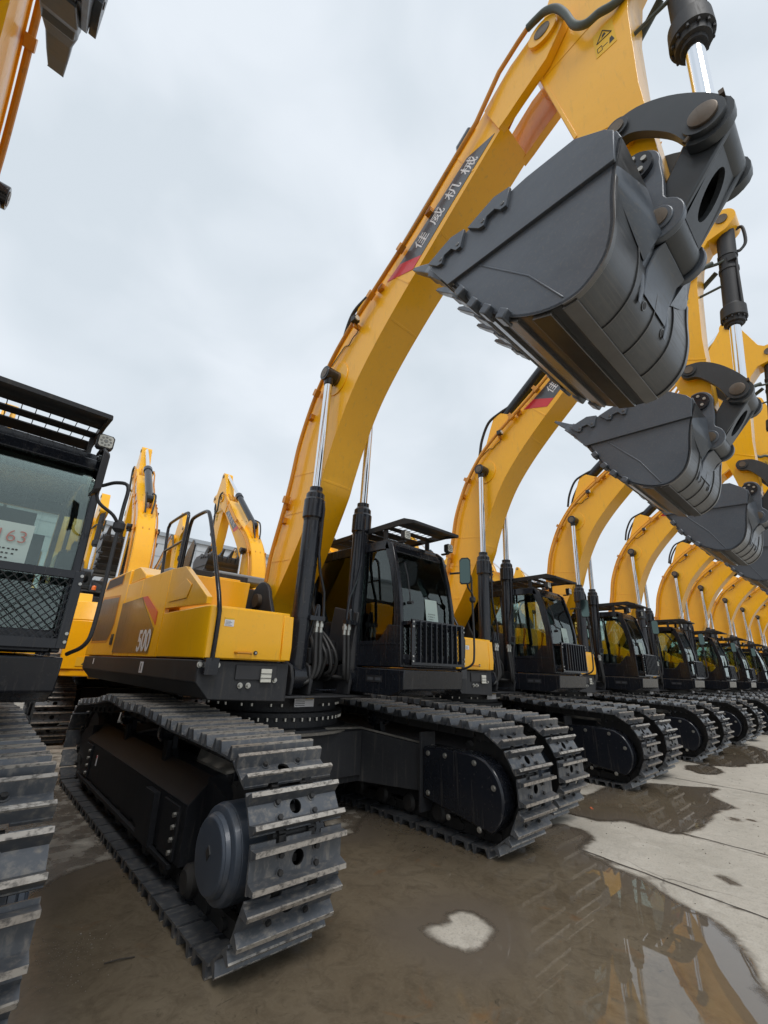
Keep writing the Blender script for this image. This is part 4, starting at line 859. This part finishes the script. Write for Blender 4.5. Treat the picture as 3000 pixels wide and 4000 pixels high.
at_ = N(nt, 'ShaderNodeAttribute', attribute_name='damp'); dm = N(nt, 'ShaderNodeMath', operation='MULTIPLY_ADD'); nt.links.new(nz(3.5, .3, .7), dm.inputs[0]); dm.inputs[1].default_value = .5; nt.links.new(at_.outputs['Fac'], dm.inputs[2])
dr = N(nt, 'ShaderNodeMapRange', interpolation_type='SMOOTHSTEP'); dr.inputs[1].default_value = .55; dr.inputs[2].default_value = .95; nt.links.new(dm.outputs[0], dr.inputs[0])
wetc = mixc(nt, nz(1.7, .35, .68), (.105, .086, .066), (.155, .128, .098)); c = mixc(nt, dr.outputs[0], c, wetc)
nt.links.new(c, b.inputs['Base Color']); rr = N(nt, 'ShaderNodeMapRange'); rr.inputs[3].default_value = .85; rr.inputs[4].default_value = .13; nt.links.new(dr.outputs[0], rr.inputs[0]); nt.links.new(rr.outputs[0], b.inputs['Roughness'])
bump(nt, b, nz(22, .2, .8, 10, .7), .5, .012)
CONC = m
def poly_dist(x, y, P):                          # signed distance, positive inside
    ins = False; dm_ = 1e9; n = len(P)
    for i in range(n):
        (x0, y0), (x1, y1) = P[i], P[(i + 1) % n]
        if (y0 > y) != (y1 > y) and x < (x1 - x0) * (y - y0) / (y1 - y0) + x0: ins = not ins
        dx, dy = x1 - x0, y1 - y0; t = max(0, min(1, ((x - x0) * dx + (y - y0) * dy) / (dx * dx + dy * dy + 1e-12)))
        dm_ = min(dm_, math.hypot(x - x0 - t * dx, y - y0 - t * dy))
    return dm_ if ins else -dm_
MAIN = [(-3.5, -4), (2.2, -1.6), (3.2, .2), (3.74, .85), (3.88, .91), (4.04, .97), (4.21, 1.05), (4.39, 1.16), (4.52, 1.28), (4.59, 1.43), (4.71, 1.64), (4.85, 1.88), (4.94, 2.20), (5.08, 2.50), (5.34, 2.56), (5.57, 2.57), (5.70, 2.77), (5.66, 3.0), (5.35, 3.12), (4.95, 3.2), (4.6, 3.9), (4.35, 4.6), (3.9, 4.55), (3.5, 4.2), (3.0, 4.5), (2.3, 4.2), (1.75, 4.9), (1.35, 4.95), (.95, 4.75), (.4, 4.2), (-1, 4.0), (-3.5, 3.5)]
P2 = [(7.24, 3.37), (8.3, 3.43), (9.04, 3.06), (9.33, 2.62), (9.6, 2.3), (9.0, 2.3), (8.69, 2.08), (8.42, 1.85), (8.09, 1.98), (7.6, 1.97), (7.07, 1.93), (6.46, 2.03), (6.43, 2.25), (6.48, 2.57), (6.22, 2.76), (6.15, 3.2), (6.3, 4.2), (7.0, 4.4)]
P3 = [(11.42, 3.2), (11.94, 3.0), (11.7, 2.75), (11.38, 2.6), (10.9, 2.62), (10.74, 2.8), (11.0, 3.1)]
P4 = [(12.0, 3.4), (13.6, 3.6), (15.72, 3.5), (16.53, 2.99), (15.9, 2.6), (15.1, 2.44), (13.58, 2.23), (12.91, 2.5), (12.5, 2.45), (12.19, 2.6), (11.9, 3.0)]
ISL = [(2.73, 2.55), (2.92, 2.475), (3.0, 2.455), (3.05, 2.53), (3.14, 2.52), (3.21, 2.42), (3.19, 2.27), (3.12, 2.19), (2.93, 2.12), (2.79, 2.15), (2.73, 2.26), (2.71, 2.42)]
ISL = [(2.96 + (x - 2.96) * .86, 2.33 + (y - 2.33) * .86) for x, y in ISL]
def rough_edge(P, step=.05, amp=.035, seed=0, close=True):
    out_ = []; n = len(P)
    S = [tuple(p) for p in spline(P + [P[0]], 5)][:-1]; n = len(S)
    for i in range(n):
        a, b2 = Vector(S[i]), Vector(S[(i + 1) % n]); k = max(1, int((b2 - a).length / step))
        for j in range(k):
            p = a.lerp(b2, j / k); q = Vector((p.x * 3, p.y * 3, seed)); q2 = Vector((p.x * 14, p.y * 14, seed + 5))
            out_.append((p.x + noise.noise(q) * amp + noise.noise(q2) * amp * .35, p.y + noise.noise(q + Vector((9, 4, 2))) * amp + noise.noise(q2 + Vector((9, 4, 2))) * amp * .35))
    return out_
def inset(P, d_):
    n = len(P); A = sum(P[i][0] * P[(i + 1) % n][1] - P[(i + 1) % n][0] * P[i][1] for i in range(n)); sg = 1 if A > 0 else -1; out_ = []
    for i in range(n):
        t = (Vector(P[(i + 4) % n]) - Vector(P[(i - 4) % n])).normalized(); out_.append((P[i][0] - t.y * d_ * sg, P[i][1] + t.x * d_ * sg))
    return out_
def damp_at(x, y):
    s_ = max(poly_dist(x, y, MAIN), poly_dist(x, y, P2), poly_dist(x, y, P3), poly_dist(x, y, P4))
    s_ = min(s_, -poly_dist(x, y, ISL) - .07)
    v = .66 + s_ * 5.0
    for (jx0, jy0, jx1, jy1, w) in JOINTS:
        dx, dy = jx1 - jx0, jy1 - jy0; t = max(0, min(1, ((x - jx0) * dx + (y - jy0) * dy) / (dx * dx + dy * dy))); q = math.hypot(x - jx0 - t * dx, y - jy0 - t * dy)
        v = max(v, .62 - q / w)
    for (cx, cy, r_) in ((7.76, 1.75, .10), (7.9, 1.6, .07), (5.50, 1.42, .07), (5.44, 1.33, .06), (1.2, 3.75, -.3)):
        if r_ > 0: v = max(v, .95 - math.hypot(x - cx, y - cy) / r_ * .5)
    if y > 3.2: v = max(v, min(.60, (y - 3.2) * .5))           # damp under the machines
    return max(0, min(1, v))
JOINTS = [(5.07, 2.53, 4.80, .2, .10), (6.54, 1.98, 6.42, 1.0, .09), (9.84, 3.0, 9.84, .4, .10), (-2, 4.9, 12, 4.95, .07)]
def grid_ground():
    xs = [-400, -120, -40, -15, -6, -3] + [-2 + i * .06 for i in range(300)] + [16.5 + i * .8 for i in range(20)] + [40, 70, 150, 400]
    ys = [-300, -80, -25, -8, -4, -2] + [-1 + i * .06 for i in range(140)] + [8, 10, 13, 17, 25, 40, 80, 200, 500]
    v = [(x, y, 0) for y in ys for x in xs]; nx = len(xs); f = [(j * nx + i, j * nx + i + 1, (j + 1) * nx + i + 1, (j + 1) * nx + i) for j in range(len(ys) - 1) for i in range(nx - 1)]
    me = bpy.data.meshes.new('ground'); me.from_pydata(v, [], f); a = me.attributes.new('damp', 'FLOAT', 'POINT')
    a.data.foreach_set('value', [damp_at(x, y) if (-6 < x < 20 and -3 < y < 9) else (.4 if y > 3 else 0) for x, y, _ in v]); me.materials.append(CONC)
    o = bpy.data.objects.new('ground', me); col.objects.link(o); return o
tag(grid_ground(), 'pale concrete yard slab with joints and damp brown stains', kind='structure')
# slab joints cut as thin dark grooves
JG = paint('joint_filler', (.05, .042, .035), (.08, .065, .05), .8)
g = G()
for (x0_, y0_, x1_, y1_) in ((5.10, 2.56, 4.55, -1.5), (6.56, 2.05, 6.40, -2.5), (9.84, 3.2, 9.84, -3), (13.7, 3.2, 13.7, -3)):
    a, b2 = Vector((x0_, y0_)), Vector((x1_, y1_)); n_ = 60; t = (b2 - a).normalized(); nn = Vector((-t.y, t.x)); top_, bot_ = [], []
    for i in range(n_ + 1):
        p = a.lerp(b2, i / n_); o_ = noise.noise(Vector((p.x * 5, p.y * 5, 1))) * .018; w = .009 + .006 * noise.noise(Vector((p.x * 9, p.y * 9, 4)))
        q = p + nn * o_; top_.append((q.x + nn.x * w, q.y + nn.y * w, .0035)); bot_.append((q.x - nn.x * w, q.y - nn.y * w, .0035))
    v = top_ + bot_; g.add(v, [(i, i + 1, n_ + 2 + i, n_ + 1 + i) for i in range(n_)])
tag(g.build('slab_joints', JG), 'dark joints between the concrete slabs', kind='structure')
# puddles
m, nt, b = mat('muddy_water'); tc = N(nt, 'ShaderNodeTexCoord')
c = mixc(nt, nz(1.1, .35, .68), (.128, .100, .067), (.182, .147, .102)); c = mixc(nt, mul(nt, nz(6, .45, .68, 8, .7, 1.2), .55), c, (.070, .054, .037)); c = mixc(nt, mul(nt, nz(38, .5, .7, 4), .3), c, (.19, .155, .11)); algae = mul(nt, nz(9, .60, .74, dist=2.0), nz(.9, .42, .60)); c = mixc(nt, mul(nt, algae, .85), c, (.028, .026, .020)); c = mixc(nt, mul(nt, nz(3.2, .62, .78, dist=1), .5), c, (.20, .085, .025))
nt.links.new(c, b.inputs['Base Color']); b.inputs['IOR'].default_value = 1.55
bump(nt, b, nz(1.6, .2, .8, 2), .03, .02)
WATER = m
import numpy as np
def sdist(xs, ys, P):
    P = np.array(P); A = P; B = np.roll(P, -1, 0); best = np.full(xs.shape, 1e9); ins = np.zeros(xs.shape, bool)
    for (x0, y0), (x1, y1) in zip(A, B):
        dx, dy = x1 - x0, y1 - y0; t = np.clip(((xs - x0) * dx + (ys - y0) * dy) / (dx * dx + dy * dy + 1e-12), 0, 1)
        best = np.minimum(best, np.hypot(xs - x0 - t * dx, ys - y0 - t * dy))
        if y0 != y1: ins ^= ((y0 > ys) != (y1 > ys)) & (xs < (x1 - x0) * (ys - y0) / (y1 - y0) + x0)
    return np.where(ins, best, -best)
def puddle(P, hole, seed, lab, st=.04):
    S = [tuple(p) for p in spline(P + [P[0]], 4)][:-1]
    x0, x1 = min(p[0] for p in S) - .1, max(p[0] for p in S) + .1; y0, y1 = min(p[1] for p in S) - .1, max(p[1] for p in S) + .1
    nx, ny = int((x1 - x0) / st) + 1, int((y1 - y0) / st) + 1
    X, Y = np.meshgrid(x0 + np.arange(nx) * st, y0 + np.arange(ny) * st); D = sdist(X, Y, S)
    if hole: D = np.minimum(D, -sdist(X, Y, [tuple(p) for p in spline(hole + [hole[0]], 4)][:-1]))
    for j in range(ny):
        for i in range(nx):
            if abs(D[j, i]) < .35:
                q = Vector((X[j, i] * 2.6, Y[j, i] * 2.6, seed)); D[j, i] += noise.noise(q) * .045 + noise.noise(q * 4.5) * .018
    keep = D > -.07; idx = -np.ones((ny, nx), int); v, dv, f = [], [], []
    cells = keep[:-1, :-1] | keep[1:, :-1] | keep[:-1, 1:] | keep[1:, 1:]
    for j in range(ny - 1):
        for i in range(nx - 1):
            if cells[j, i]:
                q = []
                for a, b2 in ((j, i), (j, i + 1), (j + 1, i + 1), (j + 1, i)):
                    if idx[a, b2] < 0: idx[a, b2] = len(v); v.append((X[a, b2], Y[a, b2], .005)); dv.append(float(D[a, b2]))
                    q.append(int(idx[a, b2]))
                f.append(q)
    me = bpy.data.meshes.new('puddle'); me.from_pydata(v, [], f); at = me.attributes.new('depth', 'FLOAT', 'POINT'); at.data.foreach_set('value', dv); me.materials.append(WATER)
    o = bpy.data.objects.new('puddle', me); col.objects.link(o); tag(o, lab, kind='structure')
nt = WATER.node_tree; b = nt.nodes['Principled BSDF']; ad = N(nt, 'ShaderNodeAttribute', attribute_name='depth'); tc = nt.nodes['Texture Coordinate']
ne = N(nt, 'ShaderNodeMath', operation='MULTIPLY_ADD'); nt.links.new(nz(16, .3, .7, 4), ne.inputs[0]); ne.inputs[1].default_value = .03; nt.links.new(ad.outputs['Fac'], ne.inputs[2])
al = N(nt, 'ShaderNodeMapRange', interpolation_type='SMOOTHSTEP'); al.inputs[1].default_value = -.015; al.inputs[2].default_value = .075; nt.links.new(ne.outputs[0], al.inputs[0]); nt.links.new(al.outputs[0], b.inputs['Alpha'])
shl = N(nt, 'ShaderNodeMapRange', interpolation_type='SMOOTHSTEP'); shl.inputs[1].default_value = .02; shl.inputs[2].default_value = .5; nt.links.new(ad.outputs['Fac'], shl.inputs[0])
sv = N(nt, 'ShaderNodeSeparateXYZ'); nt.links.new(tc.outputs['Object'], sv.inputs[0])
sd = N(nt, 'ShaderNodeMath', operation='MULTIPLY_ADD'); nt.links.new(nz(2.2, .3, .7, 6), sd.inputs[0]); sd.inputs[1].default_value = -1.5; nt.links.new(sv.outputs[0], sd.inputs[2])
sr = N(nt, 'ShaderNodeMapRange', interpolation_type='SMOOTHSTEP'); sr.inputs[1].default_value = .6; sr.inputs[2].default_value = 2.6; sr.inputs[3].default_value = .16; sr.inputs[4].default_value = .012; nt.links.new(sd.outputs[0], sr.inputs[0]); nt.links.new(sr.outputs[0], b.inputs['Roughness'])
old = b.inputs['Base Color'].links[0].from_socket; nt.links.new(mixc(nt, shl.outputs[0], (.135, .110, .084), old), b.inputs['Base Color'])
puddle(MAIN, ISL, 1, 'large muddy puddle round the nearest tracks')
puddle(P2, None, 2, 'puddle in front of the second excavator'); puddle(P3, None, 3, 'small puddle in front of the third excavator'); puddle(P4, None, 4, 'puddle in front of the fourth excavator')
# small litter
def twig(pts, r, lab, m_):
    g = G(); g.tube([(x, y, .008 + z) for x, y, z in pts], r, 6); o = g.build('twig', m_); tag(o, lab, 'twig')
TW = paint('dead_twig', (.03, .025, .02), (.05, .04, .03), .8)
twig([(1.05, 3.40, 0), (1.12, 3.37, .01), (1.20, 3.36, .0)], .004, 'thin dark twig on the wet ground by the nearest track', TW)
CH = paint('pale_chip', (.27, .235, .19), (.20, .17, .14), .8); OC = paint('orange_leaf', (.55, .14, .05), (.5, .12, .05), .7)
g = G()
for k in range(170):
    x, y = random.gauss(.92, .10), random.gauss(3.62, .16); s_ = random.uniform(.0008, .003) * (2.6 if k % 90 == 0 else 1)
    g.obox((x, y, .006 + s_ / 2), (s_ * 2, s_ * 1.3, s_), Matrix.Rotation(random.random() * 3, 3, 'Z'))
tag(g.build('grit', CH), 'scattered pale grit beside the left track', 'grit', kind='stuff')
g = G(); random.seed(11)
for k in range(420):
    x, y = random.uniform(4.4, 13), random.uniform(-.5, 3.0); s_ = random.uniform(.002, .006) * (2.2 if k % 40 == 0 else 1)
    if max(poly_dist(x, y, MAIN), poly_dist(x, y, P2)) < -.05: g.obox((x, y, s_ / 2), (s_ * 2, s_ * 1.4, s_), Matrix.Rotation(random.random() * 3, 3, 'Z'))
tag(g.build('gravel', paint('gravel_stone', (.20, .18, .15), (.12, .10, .085), .85)), 'scattered small stones on the pale concrete', 'gravel', kind='stuff')
g = G(); g.obox((6.62, 3.05, .01), (.05, .03, .004), Matrix.Rotation(.8, 3, 'Z')); g.obox((6.65, 3.07, .012), (.03, .02, .004), Matrix.Rotation(.2, 3, 'Z')); tag(g.build('leaf', OC), 'small orange leaf floating in the second puddle', 'leaf')

# ------------------------------------------------------------------ camera
cam = bpy.data.cameras.new('camera'); co = bpy.data.objects.new('camera', cam); col.objects.link(co); sc.camera = co
Rm = Matrix(((0.73402708, -0.25279079, -0.63031822), (-0.67816787, -0.22371021, -0.70003006), (0.03595253, 0.94130259, -0.33564394)))
co.matrix_world = Matrix.Translation((0, 0, 1.65)) @ Rm.to_4x4()
cam.sensor_width = 36; cam.sensor_fit = 'AUTO'; cam.lens = 15.38; cam.clip_start = .05; cam.clip_end = 2000
# ------------------------------------------------------------------ overcast sky and soft sun
w = bpy.data.worlds.new('World'); sc.world = w; w.use_nodes = True; nt = w.node_tree; bg = nt.nodes['Background']
sky = N(nt, 'ShaderNodeTexSky', sky_type='NISHITA'); sky.sun_disc = False; sky.sun_elevation = R(55); sky.sun_rotation = R(200)
tc = N(nt, 'ShaderNodeTexCoord'); mp = N(nt, 'ShaderNodeMapping'); mp.inputs['Scale'].default_value = (1, 1, 1.7); nt.links.new(tc.outputs['Generated'], mp.inputs['Vector'])
n1 = N(nt, 'ShaderNodeTexNoise'); n1.inputs['Scale'].default_value = 3.4; n1.inputs['Detail'].default_value = 5; n1.inputs['Roughness'].default_value = .42; n1.inputs['Distortion'].default_value = .35; nt.links.new(mp.outputs[0], n1.inputs['Vector'])
cr = N(nt, 'ShaderNodeValToRGB'); cr.color_ramp.elements[0].position = .36; cr.color_ramp.elements[0].color = (6.35, 7.0, 7.6, 1); cr.color_ramp.elements[1].position = .64; cr.color_ramp.elements[1].color = (7.6, 8.15, 8.75, 1)
nt.links.new(n1.outputs['Fac'], cr.inputs[0])
mx = N(nt, 'ShaderNodeMix', data_type='RGBA'); mx.inputs[0].default_value = .94; nt.links.new(sky.outputs[0], mx.inputs[6]); nt.links.new(cr.outputs[0], mx.inputs[7]); nt.links.new(mx.outputs[2], bg.inputs[0]); bg.inputs[1].default_value = .10
sl = bpy.data.lights.new('sun', 'SUN'); sl.energy = 1.5; sl.angle = R(22); sl.color = (1, .97, .93); so = bpy.data.objects.new('sun', sl); col.objects.link(so)
so.rotation_euler = Vector((.35, .62, -1.0)).to_track_quat('-Z', 'Y').to_euler()
sc.view_settings.view_transform = 'Standard'; sc.view_settings.look = 'None'; sc.view_settings.exposure = .17; sc.view_settings.gamma = 1
sc.cycles.max_bounces = 6; sc.cycles.transparent_max_bounces = 24; sc.cycles.caustics_reflective = False; sc.cycles.caustics_refractive = False
